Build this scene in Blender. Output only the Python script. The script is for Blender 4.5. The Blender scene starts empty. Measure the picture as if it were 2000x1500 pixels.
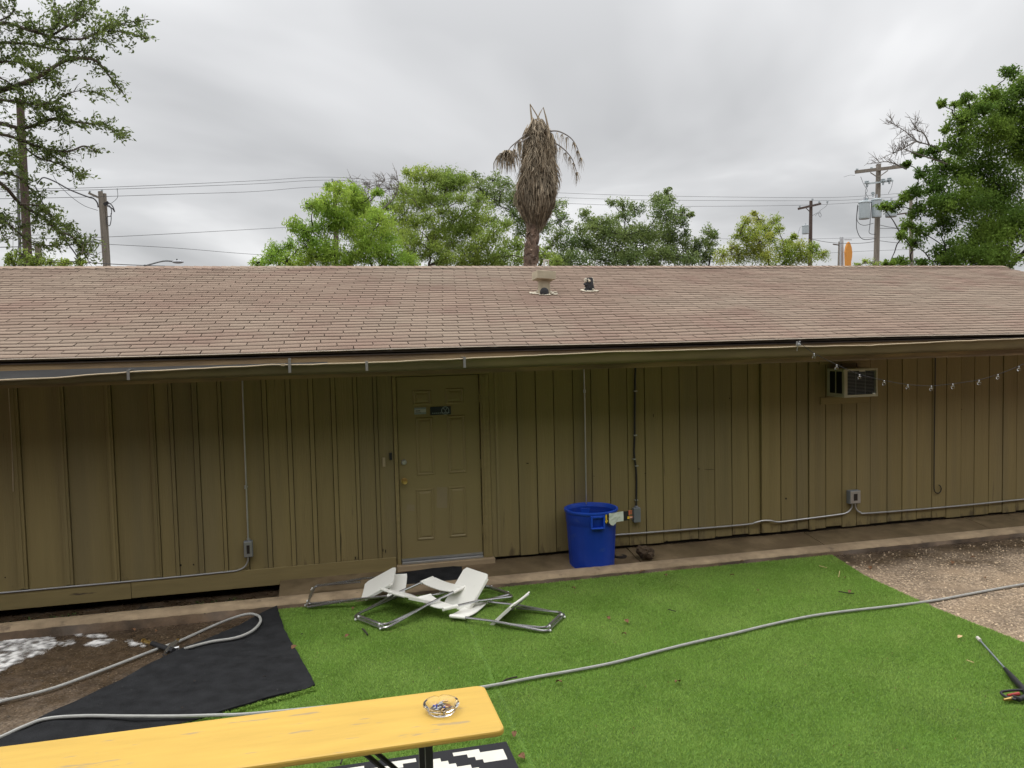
import bpy, math, random
import numpy as np
from mathutils import Vector, Matrix
random.seed(7); rng = np.random.default_rng(11)
SC = bpy.context.scene
COL = SC.collection
# ------------------------------------------------------------------ camera
CAM_POS = Vector((0.0, -8.58394, 2.47419))
YAW, PITCH, ROLL, FPX = 0.236688, 0.0538369, -0.0236915, 1541.53
_f = Vector((math.sin(YAW)*math.cos(PITCH), math.cos(YAW)*math.cos(PITCH), -math.sin(PITCH)))
_r0 = Vector((math.cos(YAW), -math.sin(YAW), 0)); _u0 = _r0.cross(_f)
_r = math.cos(ROLL)*_r0 + math.sin(ROLL)*_u0; _u = -math.sin(ROLL)*_r0 + math.cos(ROLL)*_u0
cam = bpy.data.cameras.new('camera'); co = bpy.data.objects.new('camera', cam); COL.objects.link(co)
cam.sensor_width = 36.0; cam.lens = 36.0*FPX/2000.0; cam.clip_start = 0.05; cam.clip_end = 3000
M = Matrix.Identity(4)
for i in range(3):
    M[i][0] = _r[i]; M[i][1] = _u[i]; M[i][2] = -_f[i]; M[i][3] = CAM_POS[i]
co.matrix_world = M; SC.camera = co
def ray(u, v): u, v = float(u), float(v); return (u-1000)/FPX*_r - (v-750)/FPX*_u + _f
def G(u, v, z=-0.06):            # a measured point of the photograph on the horizontal plane z
    z = float(z); d = ray(u, v); return CAM_POS + d*((z-CAM_POS.z)/d.z)
def W(u, v, Y=0.0):              # a measured point on the vertical plane at depth Y
    Y = float(Y); d = ray(u, v); return CAM_POS + d*((Y-CAM_POS.y)/d.y)
# ------------------------------------------------------------------ world, sun, exposure
SC.view_settings.view_transform = 'Standard'; SC.view_settings.look = 'None'
SC.cycles.max_bounces = 16; SC.cycles.diffuse_bounces = 8; SC.cycles.transmission_bounces = 12; SC.cycles.transparent_max_bounces = 24
SC.view_settings.exposure = 0.0; SC.view_settings.gamma = 1.0
SUN_EL, SUN_AZ = math.radians(70), math.radians(-62)
SKY_STRENGTH = 0.1
wd = bpy.data.worlds.new('World'); SC.world = wd; wd.use_nodes = True
def build_world():
    nt = wd.node_tree; nt.nodes.clear(); N = nt.nodes.new; L = nt.links.new
    out = N('ShaderNodeOutputWorld'); bg = N('ShaderNodeBackground'); bg.inputs['Strength'].default_value = SKY_STRENGTH
    sky = N('ShaderNodeTexSky'); sky.sky_type = 'NISHITA'; sky.sun_disc = False
    sky.sun_elevation = SUN_EL; sky.sun_rotation = SUN_AZ
    tc = N('ShaderNodeTexCoord'); sep = N('ShaderNodeSeparateXYZ'); L(tc.outputs['Generated'], sep.inputs[0])
    def math_(op, a, b=None, clamp=False):
        m = N('ShaderNodeMath'); m.operation = op; m.use_clamp = clamp
        for k, x in ((0, a), (1, b)):
            if x is None: continue
            if isinstance(x, (int, float)): m.inputs[k].default_value = x
            else: L(x, m.inputs[k])
        return m.outputs[0]
    zc = math_('MAXIMUM', sep.outputs[2], 0.0); den = math_('ADD', zc, 0.16)
    cb = N('ShaderNodeCombineXYZ'); L(math_('DIVIDE', sep.outputs[0], den), cb.inputs[0]); L(math_('DIVIDE', sep.outputs[1], den), cb.inputs[1])
    cb.inputs[2].default_value = 3.7
    n1 = N('ShaderNodeTexNoise'); n1.inputs['Scale'].default_value = 0.62; n1.inputs['Detail'].default_value = 5; n1.inputs['Roughness'].default_value = .48
    n1.inputs['Distortion'].default_value = .35
    L(cb.outputs[0], n1.inputs['Vector'])
    rp = N('ShaderNodeValToRGB'); L(n1.outputs['Fac'], rp.inputs[0]); e = rp.color_ramp.elements
    e[0].position = .38; e[0].color = (.455, .458, .464, 1); e[1].position = .61; e[1].color = (.89, .89, .89, 1)
    m = rp.color_ramp.elements.new(.5); m.color = (.61, .612, .618, 1)
    # brighter overhead, as under any overcast
    lift = math_('ADD', math_('MULTIPLY', math_('POWER', zc, 1.7), 2.9), math_('ADD', math_('MULTIPLY', math_('POWER', math_('SUBTRACT', 1.0, zc), 9), .22), 1.0))
    lift = math_('MULTIPLY', lift, 1.0/SKY_STRENGTH)
    mul = N('ShaderNodeMix'); mul.data_type = 'RGBA'; mul.blend_type = 'MULTIPLY'; mul.inputs[0].default_value = 1
    L(rp.outputs[0], mul.inputs[6]); cv = N('ShaderNodeCombineXYZ')
    for k in range(3): L(lift, cv.inputs[k])
    L(cv.outputs[0], mul.inputs[7])
    mx = N('ShaderNodeMix'); mx.data_type = 'RGBA'; mx.inputs[0].default_value = .94
    L(sky.outputs[0], mx.inputs[6]); L(mul.outputs[2], mx.inputs[7])
    L(mx.outputs[2], bg.inputs['Color']); L(bg.outputs[0], out.inputs['Surface'])
build_world()
sl = bpy.data.lights.new('sun', 'SUN'); sl.energy = 1.1; sl.angle = math.radians(24); sl.color = (1, .97, .92)
so = bpy.data.objects.new('sun', sl); COL.objects.link(so); so.location = (0, 0, 40)
_sd = Vector((math.sin(SUN_AZ)*math.cos(SUN_EL), math.cos(SUN_AZ)*math.cos(SUN_EL), math.sin(SUN_EL)))
so.rotation_euler = _sd.to_track_quat('Z', 'Y').to_euler()

# ------------------------------------------------------------------ materials
def mat(name, col, rough=.7, metal=0.0, var=.0, scale=8.0, stretch=(1, 1, 1), bump=0.0, bscale=None, island=0.0, col2=None, c2scale=2.0, c2lo=.45, c2hi=.6, spec=.4, trans=0.0, spots=None):
    m = bpy.data.materials.new(name); m.use_nodes = True; nt = m.node_tree; N = nt.nodes.new; L = nt.links.new
    b = nt.nodes['Principled BSDF']; b.inputs['Roughness'].default_value = rough; b.inputs['Metallic'].default_value = metal
    b.inputs['Specular IOR Level'].default_value = spec
    tc = N('ShaderNodeTexCoord'); mp = N('ShaderNodeMapping'); mp.inputs['Scale'].default_value = stretch; L(tc.outputs['Object'], mp.inputs[0])
    rgb = N('ShaderNodeRGB'); rgb.outputs[0].default_value = (*col, 1); cur = rgb.outputs[0]
    def mixc(fac, a, c, blend='MIX'):
        x = N('ShaderNodeMix'); x.data_type = 'RGBA'; x.blend_type = blend
        if isinstance(fac, float): x.inputs[0].default_value = fac
        else: L(fac, x.inputs[0])
        for k, q in ((6, a), (7, c)):
            if isinstance(q, tuple): x.inputs[k].default_value = (*q, 1)
            else: L(q, x.inputs[k])
        return x.outputs[2]
    def noise(sc, det=4, vec=mp.outputs[0], ro=.55):
        n = N('ShaderNodeTexNoise'); n.inputs['Scale'].default_value = sc; n.inputs['Detail'].default_value = det; n.inputs['Roughness'].default_value = ro
        L(vec, n.inputs['Vector']); return n.outputs['Fac']
    def rng_(x, a, c, lo=0., hi=1.):
        q = N('ShaderNodeMapRange'); q.clamp = True; L(x, q.inputs[0])
        for k, v in zip((1, 2, 3, 4), (a, c, lo, hi)): q.inputs[k].default_value = v
        return q.outputs[0]
    if col2 is not None: cur = mixc(rng_(noise(c2scale), c2lo, c2hi), cur, col2)
    if spots is not None:        # (colour, scale, lo, hi)
        cur = mixc(rng_(noise(spots[1], 5), spots[2], spots[3]), cur, spots[0])
    if var:
        h = N('ShaderNodeHueSaturation'); L(cur, h.inputs['Color']); L(rng_(noise(scale, 6), .25, .75, 1-var, 1+var), h.inputs['Value']); cur = h.outputs[0]
    if island:
        g = N('ShaderNodeNewGeometry'); h = N('ShaderNodeHueSaturation'); L(cur, h.inputs['Color']); L(rng_(g.outputs['Random Per Island'], 0, 1, 1-island, 1+island), h.inputs['Value'])
        cur = h.outputs[0]
    L(cur, b.inputs['Base Color'])
    if bump:
        bp = N('ShaderNodeBump'); bp.inputs['Strength'].default_value = bump; bp.inputs['Distance'].default_value = .01
        L(noise(bscale or scale*3, 6), bp.inputs['Height']); L(bp.outputs[0], b.inputs['Normal'])
    if trans:
        t = N('ShaderNodeBsdfTranslucent'); L(cur, t.inputs['Color']); ms = N('ShaderNodeMixShader'); ms.inputs[0].default_value = trans
        o = nt.nodes['Material Output']; L(b.outputs[0], ms.inputs[1]); L(t.outputs[0], ms.inputs[2]); L(ms.outputs[0], o.inputs['Surface'])
    return m
def glass(name, col=(1, 1, 1), rough=.0, ior=1.45):
    m = bpy.data.materials.new(name); m.use_nodes = True; b = m.node_tree.nodes['Principled BSDF']
    b.inputs['Base Color'].default_value = (*col, 1); b.inputs['Transmission Weight'].default_value = 1; b.inputs['Roughness'].default_value = rough; b.inputs['IOR'].default_value = ior
    return m
WALL = (.250, .196, .084)
MT = dict(
 siding=mat('olive_painted_siding', WALL, .6, var=.10, scale=1.1, stretch=(9, 9, .6), bump=.3, bscale=9, island=.07, col2=(.220, .176, .084), c2scale=.22, spots=((.07, .05, .03), 1.3, .69, .76)),
 trim=mat('olive_painted_trim', (.25, .196, .085), .6, var=.12, scale=2.2, stretch=(1, 8, 8), bump=.25, bscale=7, spots=((.07, .05, .035), 1.1, .68, .72)),
 door=mat('olive_painted_door', (.245, .194, .088), .42, var=.06, scale=2, bump=.05, bscale=40),
 patch=mat('pale_door_reflection', (.25, .20, .115), .4, var=.06),  # paler door tone that paints in reflected window light
 gap=mat('dark_gap', (.02, .016, .012), .9),
 fascia=mat('weathered_brown_fascia', (.33, .235, .125), .7, var=.25, scale=2, stretch=(1, 10, 10), bump=.3, col2=(.20, .145, .09), c2scale=.8),
 galv=mat('grey_weathered_flashing', (.17, .175, .18), .55, var=.25, scale=3, stretch=(.6, 6, 6), metal=.3),
 gutter=mat('tan_gutter_paint', (.165, .130, .062), .5, var=.15, scale=3, stretch=(.7, 4, 4), col2=(.12, .095, .05), c2scale=.9),
 lip=mat('bare_tan_gutter_lip', (.46, .37, .25), .5, var=.2, scale=2, stretch=(.8, 3, 3)),
 felt=mat('dark_drip_edge', (.055, .042, .033), .8, var=.2),
 steel=mat('galvanised_steel', (.46, .46, .46), .38, metal=.75, var=.12, scale=6),
 chrome=mat('dull_chrome_tube', (.50, .50, .50), .24, metal=.92, var=.1, scale=10),
 elbox=mat('grey_steel_box', (.22, .24, .26), .5, metal=.3, var=.08),
 black=mat('black_rubber', (.018, .018, .02), .5, var=.2),
 blackmetal=mat('black_metal_leg', (.02, .02, .022), .45, var=.2),
 brass=mat('worn_brass', (.55, .38, .13), .3, metal=.9, var=.1),
 sill=mat('pale_wood_sill', (.36, .27, .165), .7, var=.2, scale=3, stretch=(1, 9, 9), bump=.2),
 white=mat('white_plastic', (.80, .79, .73), .38, var=.03, scale=3, spots=((.6, .58, .5), 6, .66, .75)),
 paper=mat('pale_paper', (.62, .66, .58), .7, var=.05, bump=.2, bscale=14),
 signblue=mat('dark_blue_sign', (.012, .018, .03), .5), signwhite=mat('sign_white', (.45, .46, .47), .5),
 signteal=mat('sign_grey_teal', (.24, .29, .32), .5),
 beige=mat('beige_plastic', (.38, .31, .2), .5),
 blue=mat('blue_plastic', (.007, .044, .36), .45, var=.14, scale=2.5, bump=.05, bscale=30, spots=((.035, .075, .33), 7, .60, .74)),
 bluelite=mat('blue_plastic_scuffed', (.012, .07, .48), .4, var=.10, scale=8),
 yellowink=mat('yellow_ink', (.75, .5, .04), .6), orangeink=mat('orange_ink', (.62, .16, .08), .6),
 rock=mat('rough_brown_bark', (.075, .05, .03), .9, var=.5, scale=14, bump=1, bscale=18),
 iron=mat('rusty_iron', (.03, .022, .018), .8, var=.4),
 hose=mat('grey_hose', (.33, .33, .31), .5, var=.15, scale=14),
 table=mat('yellow_table_paint', (.60, .385, .078), .42, var=.10, scale=2.2, stretch=(1, 7, 1), bump=.15, bscale=10, spots=((.42, .30, .14), 3.4, .635, .675)),
 foam=mat('white_soap_foam', (.80, .79, .77), .5, var=.12, scale=30, bump=.5, bscale=60),
 cloth=mat('black_turf_backing', (.0175, .0182, .0198), .9, var=.4, scale=9, bump=.8, bscale=150, spots=((.07, .07, .068), 34, .70, .75), spec=.15),
 rugblack=mat('rug_black', (.018, .018, .021), .9, bump=.4, bscale=300), rugwhite=mat('rug_white', (.68, .66, .58), .9, bump=.4, bscale=300, var=.06),
 glass=glass('clear_glass'), bulb=glass('bulb_glass', (.9, .92, .95), .0, 1.5),
 wood=mat('grey_pole_wood', (.20, .175, .145), .9, var=.3, scale=3, stretch=(8, 8, .6), bump=.5),
 darkwood=mat('dark_pole_wood', (.085, .06, .05), .9, var=.3, scale=3, stretch=(8, 8, .6), bump=.5),
 greymetal=mat('pale_transformer_grey', (.40, .45, .47), .5, var=.06), 
 wire=mat('dark_wire', (.06, .06, .065), .7),
 bark=mat('grey_brown_bark', (.085, .07, .055), .9, var=.4, scale=5, stretch=(3, 3, .8), bump=.8), 
 darkbark=mat('dark_bark', (.03, .025, .022), .9, var=.4, scale=5),
 twig=mat('grey_bare_twig', (.19, .17, .155), .9, var=.2),
 palmbark=mat('palm_trunk_bark', (.20, .145, .11), .9, var=.45, scale=7, bump=.8, island=.45),
 palmdead=mat('dead_palm_leaf', (.335, .275, .195), .8, island=.5, trans=.15, var=.2, scale=1.2),
 orange=mat('orange_sign_face', (.62, .26, .045), .5, var=.08),
 signgrey=mat('pale_grey_sign_post', (.42, .43, .45), .6),
 deadleaf=mat('dry_brown_leaf', (.15, .075, .035), .8, island=.35), paleleaf=mat('dry_tan_leaf', (.55, .40, .20), .8),
 palecap=mat('foot_cap', (.78, .78, .76), .4), red=mat('red_trigger', (.32, .035, .03), .5),
 lampgrey=mat('lamp_grey', (.35, .36, .38), .5),
 butt=mat('cigarette_filter', (.62, .42, .2), .8, island=.4), ash=mat('grey_ash', (.10, .085, .075), .9, var=.4, scale=60), bluebit=mat('blue_packet_scrap', (.04, .07, .35), .6),
 amber=mat('brown_dregs', (.22, .07, .02), .3),
 dripmetal=mat('pale_drip_metal', (.50, .42, .34), .5, var=.2, scale=6),
 shedge=mat('dark_shingle_edge', (.135, .095, .074), .95),
 kerb_face=mat('dark_kerb_face', (.13, .085, .05), .6, var=.35, scale=7, bump=.5, bscale=40, col2=(.07, .048, .03), c2scale=2),
 wetgrit=mat('wet_gravel', (.13, .095, .06), .35, island=.6, var=.3),
 vent=mat('aged_vent_paint', (.40, .35, .25), .8, var=.2, scale=7, spots=((.16, .12, .09), 5, .6, .7)),
 tar=mat('black_tar', (.03, .03, .033), .6, var=.5, scale=20, bump=.6), mastic=mat('cream_roof_sealant', (.55, .50, .40), .8, var=.2, scale=20, bump=.8, bscale=40),
 pvc=mat('old_white_pipe', (.55, .52, .45), .6, var=.1),
 acgrey=mat('beige_metal_case', (.42, .39, .29), .55, var=.08), acdark=mat('dark_coil', (.012, .014, .017), .6),
 weed=mat('green_weed', (.05, .10, .02), .8, island=.4),
)
def leafmat(name, c1, c2, trans=.3, sc=.9):
    return mat(name, c1, .6, col2=c2, c2scale=sc, c2lo=.40, c2hi=.62, island=.30, trans=trans, spec=.15)
MT['leaf_lime'] = leafmat('lime_green_leaf', (.25, .40, .06), (.40, .53, .095), .58)
MT['leaf_mid'] = leafmat('mid_green_leaf', (.24, .33, .075), (.38, .47, .10), .58, .6)
MT['leaf_dark'] = leafmat('dark_oak_leaf', (.15, .215, .07), (.235, .30, .095), .55)
MT['leaf_yel'] = leafmat('yellow_green_leaf', (.27, .38, .06), (.44, .47, .10), .45)
MT['leaf_deep'] = leafmat('deep_green_leaf', (.095, .17, .030), (.20, .30, .05), .52, .8)
MT['leaf_oak'] = leafmat('near_oak_leaf', (.12, .165, .05), (.19, .25, .07), .5, 1.2)

def special_materials():
    # roof shingles: pinkish brown granules, a tone per tab, weathered tan patches
    m = mat('asphalt_shingle', (.278, .204, .158), .95, island=.08, col2=(.300, .240, .186), c2scale=.4, c2lo=.36, c2hi=.66, var=.14, scale=55, bump=.35, bscale=160, spec=.15, spots=((.262, .182, .144), 1.3, .5, .7))
    MT['shingle'] = m
    # turf: base sheet and blades
    MT['turfbase'] = mat('artificial_turf_backing', (.07, .14, .018), .95, var=.3, scale=3)
    m = mat('artificial_turf_blade', (.225, .375, .065), .6, island=.27, col2=(.290, .43, .095), c2scale=1.6, c2lo=.35, c2hi=.68, trans=.3, spec=.2)
    MT['blade'] = m
    # bare ground: brown grit with pale stones, dark wet band along the kerb
    g = bpy.data.materials.new('gritty_ground'); g.use_nodes = True; nt = g.node_tree; N = nt.nodes.new; L = nt.links.new; b = nt.nodes['Principled BSDF']
    tc = N('ShaderNodeTexCoord'); P = tc.outputs['Object']
    def noise(s, d=5, ro=.55):
        n = N('ShaderNodeTexNoise'); n.inputs['Scale'].default_value = s; n.inputs['Detail'].default_value = d; n.inputs['Roughness'].default_value = ro; L(P, n.inputs['Vector']); return n.outputs['Fac']
    def mr(x, a, c, lo=0., hi=1.):
        q = N('ShaderNodeMapRange'); L(x, q.inputs[0]); 
        for k, v in zip((1, 2, 3, 4), (a, c, lo, hi)): q.inputs[k].default_value = v
        return q.outputs[0]
    def mix(f, a, c, bl='MIX'):
        x = N('ShaderNodeMix'); x.data_type = 'RGBA'; x.blend_type = bl
        if isinstance(f, float): x.inputs[0].default_value = f
        else: L(f, x.inputs[0])
        for k, q in ((6, a), (7, c)):
            if isinstance(q, tuple): x.inputs[k].default_value = (*q, 1)
            else: L(q, x.inputs[k])
        return x.outputs[2]
    def mth(op, a, c):
        x = N('ShaderNodeMath'); x.operation = op; x.use_clamp = True
        for k, q in ((0, a), (1, c)):
            if isinstance(q, float): x.inputs[k].default_value = q
            else: L(q, x.inputs[k])
        return x.outputs[0]
    vo = N('ShaderNodeTexVoronoi'); vo.inputs['Scale'].default_value = 42; L(P, vo.inputs['Vector'])
    vr = N('ShaderNodeValToRGB'); L(vo.outputs['Color'], vr.inputs[0])
    for q, (p, c) in zip((0, 1), ((0.1, (.22, .155, .10)), (.9, (.48, .37, .255)))): vr.color_ramp.elements[q].position = p; vr.color_ramp.elements[q].color = (*c, 1)
    edge = mr(vo.outputs['Distance'], .25, .75, 1.0, .45)
    dry = mix(1.0, vr.outputs[0], edge, 'MULTIPLY')
    dry = mix(mr(noise(2.2), .45, .7), dry, (.27, .195, .125))
    wetc = mix(mr(noise(9), .4, .7), (.040, .026, .015), (.085, .057, .034))
    wetc = mix(mr(noise(60, 2), .64, .70), wetc, (.17, .13, .095))
    sp = N('ShaderNodeSeparateXYZ'); L(P, sp.inputs[0])
    # wet: left of the turf, and a band beside the kerb on the right
    left = mr(sp.outputs[0], -.2, .4, 1., 0.)
    leftdry = mr(sp.outputs[1], -1.9, -2.9, 1., .55)
    wl = mth('MULTIPLY', left, leftdry)
    band = mr(sp.outputs[1], -1.7, -.85, 0., 1.)
    nz = mr(noise(1.6), .3, .7, -.45, .45)
    band = mth('ADD', band, nz)
    wet = mth('MAXIMUM', wl, band); wet = mth('ADD', wet, mr(noise(3.1), .3, .7, -.12, .12))
    c = mix(wet, dry, wetc); L(c, b.inputs['Base Color']); L(mth('ADD', mr(wet, 0, 1, .95, .22), mr(noise(5.5), .4, .7, .0, .3)), b.inputs['Roughness'])
    bp = N('ShaderNodeBump'); bp.inputs['Distance'].default_value = .012; bp.inputs['Strength'].default_value = .8
    hh = mth('ADD', mth('MULTIPLY', edge, 0.6), mth('MULTIPLY', noise(30, 4), .5)); L(hh, bp.inputs['Height']); L(bp.outputs[0], b.inputs['Normal'])
    MT['ground'] = g
    MT['pebble'] = mat('loose_gravel', (.36, .275, .185), .9, island=.55, var=.2)
    MT['kerb'] = mat('worn_concrete_kerb', (.34, .255, .16), .9, var=.22, scale=9, bump=.6, bscale=40, col2=(.25, .185, .115), c2scale=1.5, spots=((.12, .085, .06), 4, .66, .74))
    MT['walk'] = mat('wet_concrete', (.135, .100, .058), .2, var=.3, scale=4, bump=.12, bscale=30, col2=(.19, .14, .085), c2scale=1.1, spots=((.10, .07, .042), 2.0, .54, .68))
    MT['soil'] = mat('dark_damp_soil', (.022, .016, .011), .9, var=.6, scale=9, bump=1, bscale=30)
    MT['found'] = mat('foundation_concrete', (.17, .125, .085), .85, var=.25, scale=5, bump=.3)
special_materials()
def splash_dirt(m):
    nt = m.node_tree; N = nt.nodes.new; L = nt.links.new; b = nt.nodes['Principled BSDF']; src = b.inputs['Base Color'].links[0].from_socket
    tc = N('ShaderNodeTexCoord'); mp = N('ShaderNodeMapping'); mp.inputs['Scale'].default_value = (7, 7, 2.2); L(tc.outputs['Object'], mp.inputs[0]); n = N('ShaderNodeTexNoise'); n.inputs['Scale'].default_value = 1.6; n.inputs['Detail'].default_value = 7; n.inputs['Roughness'].default_value = .65; L(mp.outputs[0], n.inputs['Vector'])
    sp = N('ShaderNodeSeparateXYZ'); L(tc.outputs['Object'], sp.inputs[0]); r = N('ShaderNodeMapRange'); L(sp.outputs[2], r.inputs[0])
    for k, v in zip((1, 2, 3, 4), (.03, .55, .22, -.25)): r.inputs[k].default_value = v
    a = N('ShaderNodeMath'); a.operation = 'ADD'; L(n.outputs['Fac'], a.inputs[0]); L(r.outputs[0], a.inputs[1]); q = N('ShaderNodeMapRange'); L(a.outputs[0], q.inputs[0])
    for k, v in zip((1, 2, 3, 4), (.66, .82, 0., .75)): q.inputs[k].default_value = v
    x = N('ShaderNodeMix'); x.data_type = 'RGBA'; L(q.outputs[0], x.inputs[0]); L(src, x.inputs[6]); x.inputs[7].default_value = (.085, .06, .035, 1); L(x.outputs[2], b.inputs['Base Color'])
splash_dirt(MT['siding'])

# ------------------------------------------------------------------ mesh helpers
class MB:
    def __init__(s): s.v = []; s.f = []; s.m = []; s.cur = 0
    def add(s, vs, fs):
        o = len(s.v); s.v += [tuple(x) for x in vs]; s.f += [tuple(i+o for i in f) for f in fs]; s.m += [s.cur]*len(fs); return s
    def box(s, x0, x1, y0, y1, z0, z1, xf=None):
        v = [Vector((x, y, z)) for z in (z0, z1) for y in (y0, y1) for x in (x0, x1)]
        if xf is not None: v = [xf @ q for q in v]
        return s.add(v, [(0, 2, 3, 1), (4, 5, 7, 6), (0, 1, 5, 4), (2, 6, 7, 3), (0, 4, 6, 2), (1, 3, 7, 5)])
    def tube(s, pts, r, seg=8, cap=True, closed=False):
        pts = [Vector(p) for p in pts]; n = len(pts); rs = r if isinstance(r, (list, tuple)) else [r]*n
        ref = None; rings = []
        for i in range(n):
            a = pts[i-1] if (i > 0 or closed) else pts[0]; b = pts[(i+1) % n] if (i < n-1 or closed) else pts[-1]
            t = (b-a); t = t.normalized() if t.length > 1e-9 else Vector((0, 0, 1))
            if ref is None: ref = Vector((0, 0, 1)) if abs(t.z) < .9 else Vector((1, 0, 0))
            x = t.cross(ref); x = x.normalized() if x.length > 1e-6 else t.orthogonal().normalized(); y = x.cross(t).normalized(); ref = y
            rings.append([pts[i] + rs[i]*(math.cos(2*math.pi*k/seg)*x + math.sin(2*math.pi*k/seg)*y) for k in range(seg)])
        vs = [q for rg in rings for q in rg]; fs = []
        for i in range(n if closed else n-1):
            j = (i+1) % n
            for k in range(seg): fs.append((i*seg+k, i*seg+(k+1) % seg, j*seg+(k+1) % seg, j*seg+k))
        if cap and not closed: fs.append(tuple(range(seg))[::-1]); fs.append(tuple((n-1)*seg+k for k in range(seg)))
        return s.add(vs, fs)
    def lathe(s, prof, c=(0, 0, 0), seg=32, axis='z', cap=False):
        vs = []; fs = []; c = Vector(c)
        for (r, z) in prof:
            for k in range(seg):
                a = 2*math.pi*k/seg
                q = (r*math.cos(a), r*math.sin(a), z) if axis == 'z' else ((r*math.cos(a), -z, r*math.sin(a)) if axis == 'y' else (z, r*math.cos(a), r*math.sin(a)))
                vs.append(c+Vector(q))
        for i in range(len(prof)-1):
            for k in range(seg): fs.append((i*seg+k, i*seg+(k+1) % seg, (i+1)*seg+(k+1) % seg, (i+1)*seg+k))
        if cap: fs.append(tuple(range(seg))[::-1]); fs.append(tuple((len(prof)-1)*seg+k for k in range(seg)))
        return s.add(vs, fs)
    def poly(s, pts, h):          # flat polygon pts (x,y,z) extruded down by h
        n = len(pts); vs = [Vector(p) for p in pts] + [Vector(p)-Vector((0, 0, h)) for p in pts]
        fs = [tuple(range(n)), tuple(range(2*n-1, n-1, -1))] + [(i, i+n, (i+1) % n+n, (i+1) % n) for i in range(n)]
        return s.add(vs, fs)
    def sphere(s, c, r, seg=12, rings=8, sq=(1, 1, 1)):
        vs = []; fs = []; c = Vector(c)
        for i in range(rings+1):
            th = math.pi*i/rings
            for k in range(seg):
                a = 2*math.pi*k/seg; vs.append(c+Vector((r*sq[0]*math.sin(th)*math.cos(a), r*sq[1]*math.sin(th)*math.sin(a), r*sq[2]*math.cos(th))))
        for i in range(rings):
            for k in range(seg): fs.append((i*seg+k, (i+1)*seg+k, (i+1)*seg+(k+1) % seg, i*seg+(k+1) % seg))
        return s.add(vs, fs)
    def build(s, name, mats, parent=None, smooth=False, bevel=0, world=True, solid=0):
        off = Vector(parent['_o']) if (parent is not None and world) else Vector((0, 0, 0))
        me = bpy.data.meshes.new(name); me.from_pydata([tuple(Vector(q)-off) for q in s.v], [], s.f); me.validate()
        for m_ in (mats if isinstance(mats, (list, tuple)) else [mats]): me.materials.append(m_)
        if len(s.m) == len(me.polygons): me.polygons.foreach_set('material_index', s.m)
        import bmesh
        bm = bmesh.new(); bm.from_mesh(me); bmesh.ops.recalc_face_normals(bm, faces=bm.faces); bm.to_mesh(me); bm.free()
        if smooth:
            me.polygons.foreach_set('use_smooth', [True]*len(me.polygons))
            me.set_sharp_from_angle(angle=math.radians(40))
        return link(name, me, parent, bevel)
def link(name, me, parent=None, bevel=0):
    o = bpy.data.objects.new(name, me); COL.objects.link(o)
    if bevel:
        b = o.modifiers.new('bevel', 'BEVEL'); b.width = bevel; b.segments = 2; b.limit_method = 'ANGLE'; b.angle_limit = math.radians(50)
    if parent is not None:
        o.parent = parent; o['_o'] = list(parent['_o'])
    else: o['_o'] = [0, 0, 0]
    return o
def npmesh(name, V, F, material, parent=None, smooth=False):
    V = np.asarray(V, np.float32)
    if parent is not None: V = V - np.array(list(parent['_o']), np.float32)
    F = np.asarray(F, np.int32); nf, k = F.shape
    me = bpy.data.meshes.new(name); me.vertices.add(len(V)); me.vertices.foreach_set('co', V.ravel())
    me.loops.add(nf*k); me.loops.foreach_set('vertex_index', F.ravel()); me.polygons.add(nf)
    me.polygons.foreach_set('loop_start', np.arange(0, nf*k, k, dtype=np.int32)); me.polygons.foreach_set('loop_total', np.full(nf, k, np.int32))
    me.materials.append(material); me.update(calc_edges=True)
    if smooth: me.polygons.foreach_set('use_smooth', [True]*nf)
    return link(name, me, parent)
def thing(name, label, cat, loc, group=None, rz=0.0):
    o = bpy.data.objects.new(name, None); COL.objects.link(o); o.location = loc; o.rotation_euler = (0, 0, rz); o.empty_display_size = .1
    o['label'] = label; o['category'] = cat; o['_o'] = list(loc)
    if group: o['group'] = group
    return o
def tag(o, label, cat, group=None):
    o['label'] = label; o['category'] = cat
    if group: o['group'] = group
    return o
def structure(o, label=None, kind='structure'):
    o['kind'] = kind
    if label: o['label'] = label
    return o
def smoothpath(pts, n=8):         # Catmull-Rom through points
    P = [Vector(p) for p in pts]; P = [P[0]*2-P[1]] + P + [P[-1]*2-P[-2]]; out = []
    for i in range(1, len(P)-2):
        for k in range(n):
            t = k/n; a, b, c, d = P[i-1:i+3]
            out.append(.5*((2*b)+(c-a)*t+(2*a-5*b+4*c-d)*t*t+(3*b-a-3*c+d)*t**3))
    out.append(P[-2]); return out

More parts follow.
